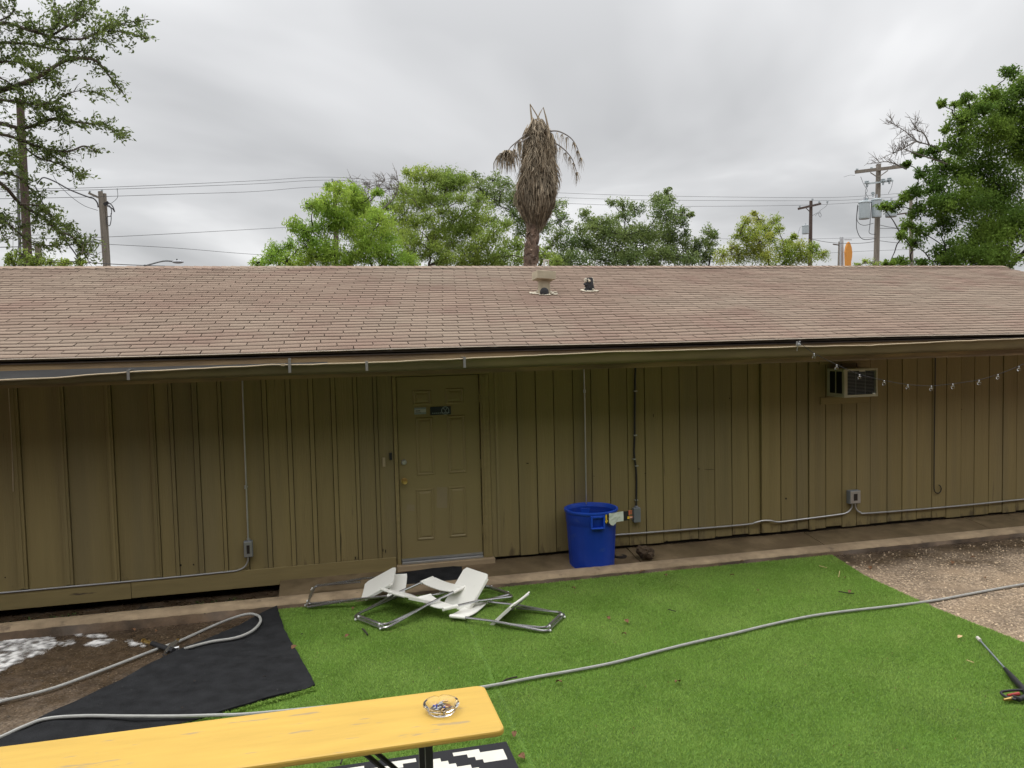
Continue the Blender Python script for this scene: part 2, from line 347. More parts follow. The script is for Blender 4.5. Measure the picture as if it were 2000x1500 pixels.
# ------------------------------------------------------------------ ground, walkway, kerb
GZ_L, GZ_R = -.115, -.075
def gz(x): t = min(1, max(0, (x+1.0)/1.2)); t = t*t*(3-2*t); return GZ_L+(GZ_R-GZ_L)*t
def build_ground():
    xs = [-900, -200, -60, -20, -9] + list(np.linspace(-6, 16, 89)) + [22, 60, 200, 900]; ys = [-300, -60, -14] + list(np.linspace(-9, -.3, 45)) + [0.3, 5, 12, 40, 120, 400, 1200]
    V = [(x, y, gz(x)+(random.uniform(-.006, .006) if (-6 < x < 16 and -9 < y < -.8) else 0)) for y in ys for x in xs]; nx = len(xs)
    F = [(j*nx+i, j*nx+i+1, (j+1)*nx+i+1, (j+1)*nx+i) for j in range(len(ys)-1) for i in range(nx-1)]
    structure(npmesh('ground', V, F, MT['ground'], smooth=True))
    mb = MB()                                          # concrete walkway slabs between wall and kerb
    x = -.50
    for w in (1.62, 2.3, 2.35, 2.4, 2.4, 2.4): mb.add([(x, -.512, -.052), (x+w-.010, -.512, -.052), (x+w-.010, .0, .018), (x, .0, .018), (x, .10, .018), (x+w-.010, .10, .018), (x, -.512, -.3), (x+w-.010, -.512, -.3), (x, .10, -.3), (x+w-.010, .10, -.3)], [(0, 1, 2, 3), (3, 2, 5, 4), (0, 6, 7, 1), (4, 5, 9, 8), (6, 8, 9, 7), (0, 3, 4, 8, 6), (1, 7, 9, 5, 2)]); x += w
    structure(mb.build('walkway', MT['walk'], bevel=.006))
    xs = np.arange(-9, 13.2, .06); rows = []
    for x in xs:
        n = math.sin(x*1.7)*.006+math.sin(x*5.3+1)*.003
        chip = .018*max(0, math.sin(x*2.3+.6)*math.sin(x*7.7))+random.uniform(0, .005)
        rows.append([(x, -.735+n, -.32), (x, -.728+n, -.024-random.uniform(0,.008)), (x, -.715+n+chip*.6, -.006-chip), (x, -.69+n, .002), (x, -.545, .004+random.uniform(-.002, .002)), (x, -.516, -.004), (x, -.513, -.32)])
    V = [q for r in rows for q in r]; k = 7
    F = [(i*k+j, (i+1)*k+j, (i+1)*k+j+1, i*k+j+1) for i in range(len(rows)-1) for j in range(k-1)]
    ko = npmesh('kerb', V, F, MT['kerb']); ko.data.materials.append(MT['kerb_face']); ko.data.polygons.foreach_set('material_index', [1 if j < 1 else 0 for i in range(len(rows)-1) for j in range(k-1)]); structure(ko)  # front face takes a darker concrete than the top
    V = []; F = []; xs = np.linspace(-9, -.505, 120); ys = np.linspace(-.495, .30, 14)
    V = [(x, y, -.125+random.uniform(-.014, .016)) for y in ys for x in xs]; nx = len(xs)
    F = [(j*nx+i, j*nx+i+1, (j+1)*nx+i+1, (j+1)*nx+i) for j in range(len(ys)-1) for i in range(nx-1)]
    structure(npmesh('soil', V, F, MT['soil'], smooth=True))
    # seedlings on the damp soil
    c = np.stack([rng.uniform(-3.4, -.6, 260), rng.uniform(-.48, -.1, 260), np.full(260, -.105)], 1)
    keep = np.sin(c[:, 0]*4.1)+rng.normal(0, .6, 260) > .5; c = c[keep]; c = np.repeat(c, 4, 0)+rng.normal(0, .012, (len(c)*4, 3))*[1, 1, .5]
    V, F = leaf_quads(c, .022, .6); o = npmesh('seedlings', V, F, MT['weed']); o['kind'] = 'stuff'; o['label'] = 'tiny green seedlings growing on the damp dark soil below the wall'
def leaf_quads(c, size, aspect=.45, up=0.0, droop=0.0, sizevar=.35, axis=None):
    n = len(c); d = rng.normal(size=(n, 3)) if axis is None else axis+rng.normal(0, .45, (n, 3)); d[:, 2] -= droop; d /= np.linalg.norm(d, axis=1)[:, None]
    nrm = rng.normal(size=(n, 3)); nrm[:, 2] += up; s = np.cross(d, nrm); s /= np.linalg.norm(s, axis=1)[:, None]+1e-9; nn = np.cross(s, d)
    L = (size*(1+rng.uniform(-sizevar, sizevar, n)))[:, None]; Wd = L*aspect*.5
    V = np.empty((n, 4, 3)); V[:, 0] = c-d*L*.5; V[:, 1] = c+s*Wd+nn*L*.08; V[:, 2] = c+d*L*.5; V[:, 3] = c-s*Wd+nn*L*.08
    return V.reshape(-1, 3), np.arange(n*4).reshape(n, 4)
build_ground()

# artificial turf with blades
TURF = [(-.5, -.745), (5.62, -.745), (5.45, -1.54), (5.40, -2.6), (5.46, -3.5), (5.5, -7.5), (-2.7, -7.5), (-2.62, -3.6)]
def inside(poly, x, y):
    r = np.zeros(len(x), bool); n = len(poly)
    for i in range(n):
        (x0, y0), (x1, y1) = poly[i], poly[(i+1) % n]
        c = ((y0 > y) != (y1 > y)) & (x < (x1-x0)*(y-y0)/(y1-y0+1e-12)+x0); r ^= c
    return r
TZ = -.062
FLAP = [(-.5, -.73), (-.46, -1.0), (-.40, -1.4), (-.29, -1.9), (-.20, -2.3), (-.125, -2.66), (-.20, -2.72), (-.36, -2.77), (-.46, -2.80), (-.64, -2.88), (-1.0, -3.02), (-1.5, -3.2), (-2.5, -3.62), (-2.62, -3.62), (-2.10, -2.90), (-1.88, -2.55), (-1.31, -1.73), (-.9, -1.25)]
def turf_edge_pts():
    out = []; n = len(TURF)
    for i in range(n):
        a, b = TURF[i], TURF[(i+1) % n]; k = max(1, int(math.dist(a, b)/.08))
        for t in range(k):
            f = t/k; out.append((a[0]+(b[0]-a[0])*f+random.uniform(-.006, .006), a[1]+(b[1]-a[1])*f+random.uniform(-.006, .006), TZ))
    return out
def build_turf():
    mb = MB(); mb.poly(turf_edge_pts(), .008); o = mb.build('turf', MT['turfbase']); structure(o)
    n = 760000
    x = rng.uniform(-2.7, 5.7, n*2); y = -.70-rng.beta(1.0, 1.1, n*2)*4.6
    k = inside(TURF, x, y) & ~inside(FLAP, x, y)
    # only what can be seen round about the camera's view
    px = x-CAM_POS.x; py = y-CAM_POS.y; k &= (px < py*.98+.7) & (px > -py*.50-.5); x = x[k][:n]; y = y[k][:n]; n = len(x)
    h = .011+.008*rng.random(n); lay = np.sin(x*6.1+y*2.8)*.6+np.sin(x*2.7-y*7.3)*.6; ang = lay+rng.normal(0, 1.8, n); lean = (.4+.8*rng.random(n))*h
    sx = np.interp(-y, [1.6, 2.9, 4.0, 4.8], [1.20, 1.17, 1.14, 1.12])+.006*np.sin(y*9); seam = np.abs(x-sx) < .013; h = np.where(seam, h*.35, h); lean = np.where(seam, lean*1.6, lean)
    w = .0020+.0012*rng.random(n); a2 = rng.uniform(0, 2*math.pi, n)
    V = np.empty((n, 3, 3)); b = np.stack([x, y, np.full(n, TZ-.002)], 1); s = np.stack([np.cos(a2)*w, np.sin(a2)*w, np.zeros(n)], 1)
    V[:, 0] = b-s; V[:, 1] = b+s; V[:, 2] = b+np.stack([np.cos(ang)*lean, np.sin(ang)*lean, h], 1)
    o = npmesh('turf_blades', V.reshape(-1, 3), np.arange(n*3).reshape(n, 3), MT['blade']); o['kind'] = 'stuff'; o['label'] = 'bright green artificial grass blades of the turf in front of the wall'
build_turf()
def build_gravel():
    n = 26000; x = rng.uniform(5.2, 11.5, n); y = rng.uniform(-4.6, -.8, n); keep = ~inside(TURF, x-.02, y) & (rng.random(n) < .35+.65*np.clip((-y-.9)/1.2, 0, 1)); x = x[keep]; y = y[keep]; 
    xl = rng.uniform(-4.2, -.3, 6500); yl = rng.uniform(-3.8, -.76, 6500); kl = ~inside(FLAP, xl, yl); xl = xl[kl]; yl = yl[kl]; nr = len(x); x = np.r_[x, xl]; y = np.r_[y, yl]; n = len(x)
    s = rng.gamma(4, .0013, n)+.003; s[nr:] *= .62; z = np.array([gz(q) for q in x])
    base = np.array([(1, 0, 0), (0, 1, 0), (-1, 0, 0), (0, -1, 0), (0, 0, .7), (0, 0, -.6)], float); f = np.array([(0, 1, 4), (1, 2, 4), (2, 3, 4), (3, 0, 4)])
    R = rng.uniform(.6, 1.3, (n, 6, 3)); a = rng.uniform(0, 6.28, n); P = base[None]*R*s[:, None, None]
    ca, sa = np.cos(a)[:, None], np.sin(a)[:, None]; Q = P.copy(); Q[..., 0] = P[..., 0]*ca-P[..., 1]*sa; Q[..., 1] = P[..., 0]*sa+P[..., 1]*ca
    Q += np.stack([x, y, z+.001], 1)[:, None, :]; F = (f[None]+np.arange(n)[:, None, None]*6).reshape(-1, 3)
    o = npmesh('gravel', Q[nr:].reshape(-1, 3), F[:(n-nr)*4], MT['wetgrit']); o['kind'] = 'stuff'; o['label'] = 'wet dark grit on the bare ground at the left'
    o = npmesh('gravel', Q[:nr].reshape(-1, 3), F[:nr*4], MT['pebble']); o['kind'] = 'stuff'; o['label'] = 'loose pale and brown gravel on the bare ground beside the turf'
build_gravel()

# ------------------------------------------------------------------ the long low building
EAVE_Y, EAVE_Z, SLOPE, RIDGE_Y = -.90, 2.428, .27, 3.61
RIDGE_Z = EAVE_Z+SLOPE*(RIDGE_Y-EAVE_Y); BX0, BX1 = -9.0, W(1950, 517, 3.61).x
BW = BX1-.32; BY = 2*3.61+.02      # right end wall, back wall
def roofz(y): return EAVE_Z+SLOPE*(y-EAVE_Y) if y <= RIDGE_Y else RIDGE_Z-SLOPE*(y-RIDGE_Y)
def build_building():
    B = thing('low_building', 'long low olive brown building with a pinkish brown shingle roof', 'building', (0, 0, 0))
    # siding ------------------------------------------------------
    mb = MB(); top = 2.36; boards = []
    gr = [1.80, 2.12, 2.34, 2.55, 2.78, 3.0, 3.22, 3.44, 3.66, 3.88, 4.1, 4.33, 4.55, 4.78, 5.0, 5.16, 5.27, 5.44, 5.66, 5.82, 5.91, 6.07, 6.30, 6.51, 6.71, 6.96, 7.18, 7.4, 7.63, 7.85, 8.08, 8.29, 8.52, 8.74, 8.96]
    x = 9.18
    while x < BW-.1: gr.append(x); x += .22
    gr.append(BW)
    for a, b in zip(gr[:-1], gr[1:]): boards.append((a, b, .055+random.uniform(-.012, .012)))
    gl = [-9.0]; x = -8.6
    while x < -3.0: gl.append(x); x += .41
    gl += [-2.92, -2.51, -2.08, -1.68, -1.5, -1.27, -1.03, -.80, -.59, -.35, -.12, .11, .34, .55, .735]
    bat = {-2.92: (.085, .022), -2.51: (.075, .022), -2.08: (.065, .022), -1.68: (.055, .02), -1.5: (.035, .014), -1.27: (.05, .014), -1.03: (.035, .012), -.59: (.045, .010), -.35: (.045, .010), -.12: (.045, .010), .11: (.045, .010), .34: (.04, .010), .55: (.04, .010)}
    bw = lambda q: bat.get(q, (.075, .022) if -8.7 < q < -3 else (.0, 0))
    for a, b in zip(gl[:-1], gl[1:]): boards.append((a+bw(a)[0]/2, b-bw(b)[0]/2, .02))
    for q in gl:
        w, pr = bw(q)
        if w: 
            mb.box(q-w/2+.0008, q+w/2-.0008, -pr, .04, .158, top)
            if w > .05: mb.box(q-w*.17, q+w*.17, -pr-.009, -pr-.0005, .17, 2.15)
    for a, b, z0 in boards:
        d = random.uniform(-.004, .004)
        dy = -.032 if abs(a-5.16) < .01 else (-.022 if abs(a-5.82) < .01 else 0)
        g0, g1 = (.005 if a > 1.7 or bw(a)[0] == 0 else .0022), (.005 if b > 1.7 or bw(b)[0] == 0 else .0022); mb.box(a+g0, b-g1, d+dy, .04, z0, top)
    mb.box(.735, 1.80, 0.0, .04, 2.165, top)                         # above the door
    mb.box(1.865, 1.90, -.012, -.0045, .06, 2.15)
    mb.cur = 1
    for (u, v, w, h) in [(352, 1104, 6, 5), (378, 1103, 3, 4), (441, 1081, 4, 3), (694, 1090, 2.5, 6), (1535, 974, 4, 4), (1425, 778, 2.5, 2.5), (1495, 908, 9, 1.6), (1385, 917, 22, .9), (1365, 916, 3, 2.5), (1302, 1057, 6, 2), (1400, 1049, 8, 3), (1450, 1045, 5, 2), (1815, 1017, 9, 3), (1900, 1010, 7, 3), (1260, 925, 2, 2), (1276, 812, 1.5, 8), (10, 1128, 3, 3), (748, 1075, 2, 6), (753, 1077, 2, 8), (1013, 1093, 9, 2), (1030, 905, 6, 2), (1878, 800, 2, 2), (1160, 930, 3, 1)]:
        q = [W(u+du, v+dv, -.0052) for du, dv in ((-w*.5, -h*.1), (-w*.2, -h*.5), (w*.4, -h*.4), (w*.5, h*.2), (0, h*.5))]; mb.add(q, [(0, 1, 2, 3, 4)])
    mb.build('siding', [MT['siding'], MT['gap']], B)
    mb = MB(); mb.box(BX0, .735, .041, .09, -.02, 2.42); mb.box(1.80, BW, .041, .09, -.02, 2.42); mb.box(.735, 1.80, .041, .09, 2.165, 2.42)
    mb.box(BW, BW+.06, .041, BY, -.1, 2.42); mb.box(BX0-.06, BX0, .041, BY, -.1, 2.42); mb.box(BX0, BW, BY, BY+.05, -.1, 2.42)
    mb.add([(BW+.03, -.0, 2.42), (BW+.03, BY+.04, 2.42), (BW+.03, RIDGE_Y, RIDGE_Z-.03)], [(0, 1, 2)]); mb.add([(BX0-.03, 0, 2.42), (BX0-.03, BY+.04, 2.42), (BX0-.03, RIDGE_Y, RIDGE_Z-.03)], [(0, 1, 2)])
    mb.build('inner_wall', MT['gap'], B)
    mb = MB(); mb.box(BX0, -1.95, -.022, -.0046, -.035, .150); mb.box(-1.945, .72, -.024, -.0046, -.03, .155); mb.build('skirt_board', MT['trim'], B, bevel=.003)
    mb = MB(); mb.box(BX0, .70, -.026, -.0046, 2.155, 2.36); mb.box(.70, BW, -.020, -.0046, 2.165, 2.36); mb.build('frieze_board', MT['trim'], B, bevel=.003)
    mb = MB(); mb.box(.735, 1.80, .101, .2, -.28, -.002); mb.box(1.80, BW, .102, .2, -.28, .10); mb.box(-.5, .735, .102, .2, -.28, -.034); mb.box(BX0, -.505, .26, .36, -.28, .0); mb.build('foundation', MT['found'], B)
    # window cut-out trim around the air conditioner
    for q in ((5.99, 6.68, -.016, -.0048, 1.60, 1.69), (5.97, 6.68, -.026, -.0048, 2.10, 2.15)): mb = MB(); mb.box(*q); mb.build('patch_board', MT['trim'], B, bevel=.003)
    # door --------------------------------------------------------
    mb = MB(); dx0, dx1, dz0, dz1 = .785, 1.692, .10, 2.115; dy = .022
    mb.box(dx0, dx1, dy, dy+.04, dz0, dz1)
    D = mb.build('door', MT['door'], B, bevel=.003)
    pan = [((370, 255), (500, 350)), ((595, 240), (720, 340)), ((388, 440), (520, 830)), ((605, 425), (740, 815)), ((392, 930), (525, 1270)), ((615, 912), (745, 1250))]
    mb = MB()
    for (a, b) in pan:
        A = W(700+a[0]/3.49, 690+a[1]/3.49); Bp = W(700+b[0]/3.49, 690+b[1]/3.49); x0, x1, z1, z0 = A.x, Bp.x, A.z, Bp.z
        y = dy-.0005
        def ring(q0, q1, ya, yb):
            o = [(x0+q0, ya, z0+q0), (x1-q0, ya, z0+q0), (x1-q0, ya, z1-q0), (x0+q0, ya, z1-q0)]; i = [(x0+q1, yb, z0+q1), (x1-q1, yb, z0+q1), (x1-q1, yb, z1-q1), (x0+q1, yb, z1-q1)]
            mb.add(o+i, [(k, (k+1) % 4, (k+1) % 4+4, k+4) for k in range(4)])
        ring(0, .008, y, y-.009); ring(.008, .017, y-.009, y-.009); ring(.017, .028, y-.009, y-.001); ring(.028, .050, y-.001, y-.008)
        q = .050; mb.add([(x0+q, y-.008, z0+q), (x1-q, y-.008, z0+q), (x1-q, y-.008, z1-q), (x0+q, y-.008, z1-q)], [(0, 1, 2, 3)])
    mb.build('panel_moulding', MT['door'], D)
    def onDoor(a, b, y=.022): return W(700+a/3.49, 690+b/3.49, y)
    k = onDoor(313, 870); mb = MB(); mb.lathe([(.0, .002), (.034, .003), (.034, .010), (.014, .016), (.012, .036), (.026, .046), (.030, .058), (.024, .070), (.008, .074), (0, .074)], k, 24, 'y'); mb.build('knob', MT['brass'], D, smooth=True)
    k = onDoor(310, 742); mb = MB(); mb.lathe([(0, .002), (.030, .003), (.030, .014), (.022, .022), (.010, .023), (0, .023)], k, 24, 'y'); mb.build('deadbolt', MT['steel'], D, smooth=True)
    mb = MB(); mb.box(dx0, dx1, dy-.014, dy-.001, .098, .120); mb.build('door_sweep', MT['steel'], D)
    for z in (.38, 1.12, 1.86):
        mb = MB(); mb.tube([(1.697, .012, z-.05), (1.697, .012, z+.05)], .007, 8); mb.box(1.6925, 1.7, .016, .0215, z-.05, z+.05); mb.build('hinge', MT['trim'], D)
    for (a, b) in [((530, 912), (606, 1055)), ((325, 1030), (382, 1075))]:  # window reflections painted on the door as paler patches
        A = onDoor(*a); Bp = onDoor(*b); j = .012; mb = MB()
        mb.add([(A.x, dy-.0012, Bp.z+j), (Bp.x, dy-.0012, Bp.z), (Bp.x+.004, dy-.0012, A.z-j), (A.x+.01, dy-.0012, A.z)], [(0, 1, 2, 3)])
        mb.build('painted_reflection', MT['patch'], D)
    A, Bp = onDoor(380, 372), onDoor(462, 414); mb = MB(); mb.box(A.x, Bp.x, dy-.007, dy-.0035, Bp.z, A.z); mb.cur = 1; mb.box(A.x+.003, Bp.x-.002, dy-.0085, dy-.0072, Bp.z+.022, A.z-.018)
    mb.cur = 2; mb.box(A.x+.012, A.x+.065, dy-.0095, dy-.0087, A.z-.040, A.z-.030); mb.box(A.x+.012, A.x+.075, dy-.0095, dy-.0087, A.z-.055, A.z-.051)
    o = mb.build('notice_sticker', [MT['signteal'], MT['signwhite'], MT['signblue']], D); o['label'] = 'small white notice sticker with one dark word'
    A, Bp = onDoor(488, 366), onDoor(630, 416); mb = MB(); mb.box(A.x, Bp.x, dy-.007, dy-.0035, Bp.z, A.z); mb.cur = 1
    c = Vector((Bp.x-.062, dy-.0078, (A.z+Bp.z)/2)); mb.lathe([(.037, .0072), (.037, .0090), (.044, .0090), (.044, .0072)], (c.x, dy, c.z), 28, 'y')
    for t in (.9, 2.2): mb.tube([c, c+.034*Vector((math.cos(t), 0, math.sin(t)))], .004, 6)
    mb.tube([c, c-Vector((0, 0, .032))], .004, 6); mb.tube([c+Vector((-.026, 0, .026)), c+Vector((.026, 0, -.026))], .0022, 6)
    for q in range(9): mb.box(A.x+.02+q*.022, A.x+.035+q*.022, dy-.0080, dy-.0072, Bp.z+.016, Bp.z+.026)
    o = mb.build('no_smoking_sign', [MT['signblue'], MT['signteal']], D); o['label'] = 'dark blue sign with a round crossed emblem at its end'
    mb = MB(); mb.box(.736, .777, -.012, .05, .0645, 2.12); mb.box(1.700, 1.80, -.010, .05, .0645, 2.12); mb.box(.736, 1.80, -.014, .05, 2.1235, 2.164); mb.box(1.722, 1.752, -.022, -.0105, .066, 2.10)
    mb.build('door_frame', MT['trim'], B, bevel=.004)
    mb = MB(); mb.box(.725, 1.815, -.075, .10, -.012, .064); mb.build('door_sill', MT['sill'], B, bevel=.006)
    mb = MB(); mb.box(.785, 1.69, -.03, .06, .0645, .092); mb.build('threshold', MT['steel'], B, bevel=.006)
    # eaves -------------------------------------------------------
    mb = MB(); mb.box(BX0-.2, BX1, EAVE_Y+.025, EAVE_Y+.07, 2.17, 2.388); mb.build('fascia', MT['fascia'], B)
    mb = MB(); mb.box(BX0-.2, .06, EAVE_Y+.019, EAVE_Y+.0245, 2.225, 2.322); mb.build('flashing', MT['galv'], B)
    mb = MB(); mb.box(BX0-.2, BX1, EAVE_Y+.012, EAVE_Y+.0245, 2.374, 2.400); mb.build('drip_board', MT['felt'], B)
    mb = MB(); mb.tube([(x, EAVE_Y-.005+random.uniform(-.002, .002), EAVE_Z-.003+.004*math.sin(x*1.3)+.004*math.sin(x*.43)) for x in np.arange(BX0-.3, BX1, .25)], .0065, 6); mb.build('drip_edge', MT['dripmetal'], B)
    mb = MB(); mb.box(BX0-.2, BX1, EAVE_Y+.0705, .035, 2.345, 2.36); mb.build('soffit', MT['trim'], B)
    lipz = [(-9, 2.21), (-2.78, 2.2375), (-2.3, 2.245), (-1.95, 2.268), (-1.73, 2.275), (-1.2, 2.288), (-.45, 2.305), (-.30, 2.299), (.36, 2.297), (1.9, 2.321), (3.0, 2.342), (3.61, 2.335), (5.2, 2.34), (6.16, 2.332), (7.3, 2.352), (8.3, 2.363), (12.8, 2.375)]
    xs = np.arange(-9.2, 12.75, .12); k0 = .962; lz = np.interp(xs, [a*k0 for a, b in lipz], [2.474-(2.474-b)*k0 for a, b in lipz]); ey = EAVE_Y+.6; prof = []
    for x, z in zip(xs, lz):
        w = random.uniform(-.003, .003); zb = 2.226+.004*x
        prof.append([(x, ey-.5825, z-.012+random.uniform(-.002, .002)), (x, ey-.584, zb-.008), (x, ey-.60, zb-.018), (x, ey-.65, zb-.014), (x, ey-.668, zb+.012), (x, ey-.672+w, zb+.035), (x, ey-.69+w, z-.016), (x, ey-.70+w, z-.006)])
    V = [q for r in prof for q in r]; k = 8; F = [(i*k+j, (i+1)*k+j, (i+1)*k+j+1, i*k+j+1) for i in range(len(prof)-1) for j in range(k-1)]
    npmesh('gutter', V, F, MT['gutter'], B)
    mb = MB(); mb.tube([(x, ey-.703+random.uniform(-.004, .004), z+random.uniform(-.003, .003)) for x, z in zip(xs, lz)], .0075, 6); mb.build('gutter_lip', MT['lip'], B)
    for (u, v0, v1) in [(250, 722, 742), (565, 700, 728), (716, 706, 724), (907, 697, 718)]:
        a = W(u, v0, ey-.708); b = W(u, v1, ey-.69); mb = MB(); mb.box(a.x-.012, a.x+.012, ey-.7135, ey-.708, b.z, a.z); mb.box(a.x-.012, a.x+.012, ey-.7075, ey-.577, a.z-.004, a.z); mb.build('gutter_bracket', MT['steel'], B)
    mb = MB(); z = 2.35; mb.box(-.36, -.325, ey-.715, ey-.66, 2.298, 2.318); mb.build('gutter_splice', MT['lip'], B)
    # roof --------------------------------------------------------
    mb = MB(); e = .012
    for side in (0, 1):
        y0, z0 = (EAVE_Y+.012, EAVE_Z-e) if side == 0 else (2*RIDGE_Y-EAVE_Y, EAVE_Z-e)
        mb.add([(BX0-.35, y0, z0), (BX1, y0, z0), (BX1, RIDGE_Y, RIDGE_Z-e), (BX0-.35, RIDGE_Y, RIDGE_Z-e), (BX0-.35, y0, z0-.03), (BX1, y0, z0-.03), (BX1, RIDGE_Y, RIDGE_Z-e-.03), (BX0-.35, RIDGE_Y, RIDGE_Z-e-.03)], [(0, 1, 2, 3), (4, 5, 6, 7), (0, 1, 5, 4), (1, 2, 6, 5), (0, 3, 7, 4)])
    RF = mb.build('roof', MT['felt'], B)
    V = []; F = []; E = []; cs, sn = 1/math.hypot(1, SLOPE), SLOPE/math.hypot(1, SLOPE); Ls = (RIDGE_Y-EAVE_Y)/cs; ex = .127; tab = .345; kx = int(Ls/ex)+1
    wob = lambda x, s: .004*math.sin(x*1.3+s*2)+.004*math.sin(x*.43-s)+.0025*math.sin(x*4.1+s*5)
    for side in (0, 1):
        for k in range(kx):
            s0 = k*ex-.004*(k > 0); s1 = min(s0+ex+.03, Ls)
            if side == 1 and k % 1: continue
            x = BX0-.35-((k*.153) % tab)
            if side == 1 and k > 6: tw = tab*6
            else: tw = tab
            while x < BX1:
                a, b = max(x+.0042, BX0-.35), min(x+tw-.0042, BX1+.01)
                if b-a > .03:
                    j0, j1 = random.uniform(-.0035, .0035), random.uniform(-.0035, .0035); lift = .008+random.uniform(-.001, .004)
                    def P(xx, s, n):
                        y = EAVE_Y+s*cs-n*sn; z = EAVE_Z+s*sn+n*cs+wob(xx, s)
                        if side: y = 2*RIDGE_Y-y
                        return (xx, y, z)
                    o = len(V); V += [P(a, s0+j0, lift), P(b, s0+j1, lift), P(b, s1, .001), P(a, s1, .001), P(a, s0+j0, -.004), P(b, s0+j1, -.004)]
                    F += [(o, o+1, o+2, o+3)]; E += [(o, o+4, o+5, o+1)]
                x += tw
    sh = npmesh('shingles', V, F+E, MT['shingle'], RF); sh.data.materials.append(MT['shedge']); sh.data.polygons.foreach_set('material_index', [0]*len(F)+[1]*len(E))
    mb = MB(); x = BX0-.35
    while x < BX1:
        h = .004+random.uniform(0, .004); mb.add([(x, RIDGE_Y-.15, RIDGE_Z-.15*SLOPE+.012+h), (x+.145, RIDGE_Y-.15, RIDGE_Z-.15*SLOPE+.010), (x+.145, RIDGE_Y, RIDGE_Z+.016), (x, RIDGE_Y, RIDGE_Z+.018+h), (x, RIDGE_Y+.15, RIDGE_Z-.15*SLOPE+.012+h), (x+.145, RIDGE_Y+.15, RIDGE_Z-.15*SLOPE+.010)], [(0, 1, 2, 3), (3, 2, 5, 4)]); x += .127
    mb.build('ridge_cap', MT['shingle'], RF)
    mb = MB(); 
    for sgn in (-1, 1):
        ye = RIDGE_Y+sgn*(RIDGE_Y-EAVE_Y); mb.add([(BX1+.001, ye, EAVE_Z-.015), (BX1+.001, RIDGE_Y, RIDGE_Z-.015), (BX1+.001, RIDGE_Y, RIDGE_Z-.17), (BX1+.001, ye, EAVE_Z-.17), (BX1-.03, ye, EAVE_Z-.015), (BX1-.03, RIDGE_Y, RIDGE_Z-.015), (BX1-.03, RIDGE_Y, RIDGE_Z-.17), (BX1-.03, ye, EAVE_Z-.17)], [(0, 1, 2, 3), (4, 5, 6, 7), (0, 1, 5, 4), (3, 2, 6, 7), (0, 3, 7, 4)])
    mb.build('barge_board', MT['fascia'], B)
    # roof vents
    d = ray(1065, 576); t = (EAVE_Z-SLOPE*EAVE_Y+SLOPE*CAM_POS.y-CAM_POS.z)/(d.z-SLOPE*d.y); v1 = CAM_POS+d*t
    mb = MB(); c = v1+Vector((0, .05, -.02)); mb.lathe([(.084, -.05), (.080, .25)], c, 20); VP = mb.build('roof_vent', MT['vent'], RF, smooth=True)
    mb = MB(); R3 = Matrix.Translation(c+Vector((0, 0, .275))) @ Matrix.Rotation(.07, 4, 'Y') @ Matrix.Rotation(-.06, 4, 'X')
    mb.box(-.128, .128, -.128, .128, -.055, .050, R3); mb.build('vent_hood', MT['vent'], RF, bevel=.004)
    mb = MB(); mb.sphere(c+Vector((-.02, -.08, .055)), .062, 14, 8, (1, .35, 1)); mb.build('tar_patch', MT['tar'], RF, smooth=True)
    d = ray(1152, 570); t = (EAVE_Z-SLOPE*EAVE_Y+SLOPE*CAM_POS.y-CAM_POS.z)/(d.z-SLOPE*d.y); v2 = CAM_POS+d*t; c2 = v2+Vector((0, .03, -.01))
    mb = MB(); mb.lathe([(.060, -.04), (.058, .05), (.062, .12), (.054, .185), (.050, .205), (.03, .20), (.03, .10)], c2, 16)
    for k in range(34):
        a = random.uniform(0, 6.28); z = random.uniform(.01, .20); mb.cur = 1 if z > .15 or random.random() < .15 else 0
        mb.sphere(c2+Vector((.058*math.cos(a), .058*math.sin(a), z)), random.uniform(.010, .022), 7, 5)
    mb.build('vent_pipe', [MT['tar'], MT['mastic']], RF, smooth=True)
    for cc, r in ((c, .15), (c2, .095)):
        mb = MB()
        for k in range(46):
            a = random.uniform(0, 6.28); q = r*(.55+.55*random.random()); x, y = q*math.cos(a)*1.15, q*math.sin(a)*.8
            mb.sphere((cc.x+x, cc.y+y, roofz(cc.y+y)+.012), random.uniform(.012, .032), 7, 4, (1.3, 1, .45))
        mb.build('sealant_ring', MT['mastic'], RF, smooth=True)
    p = W(1067, 522, RIDGE_Y-.1); mb = MB()
    z0 = RIDGE_Z-.03; mb.tube([(p.x-.035, RIDGE_Y-.1, z0-.05), (p.x-.035, RIDGE_Y-.1, z0+.125)], .014, 8); mb.tube([(p.x+.035, RIDGE_Y-.1, z0-.05), (p.x+.035, RIDGE_Y-.1, z0+.125)], .010, 8); mb.tube([(p.x-.045, RIDGE_Y-.1, z0+.127), (p.x+.045, RIDGE_Y-.1, z0+.127)], .012, 8)
    mb.build('ridge_pipe', MT['pvc'], RF, smooth=True)
    return B
build_building()
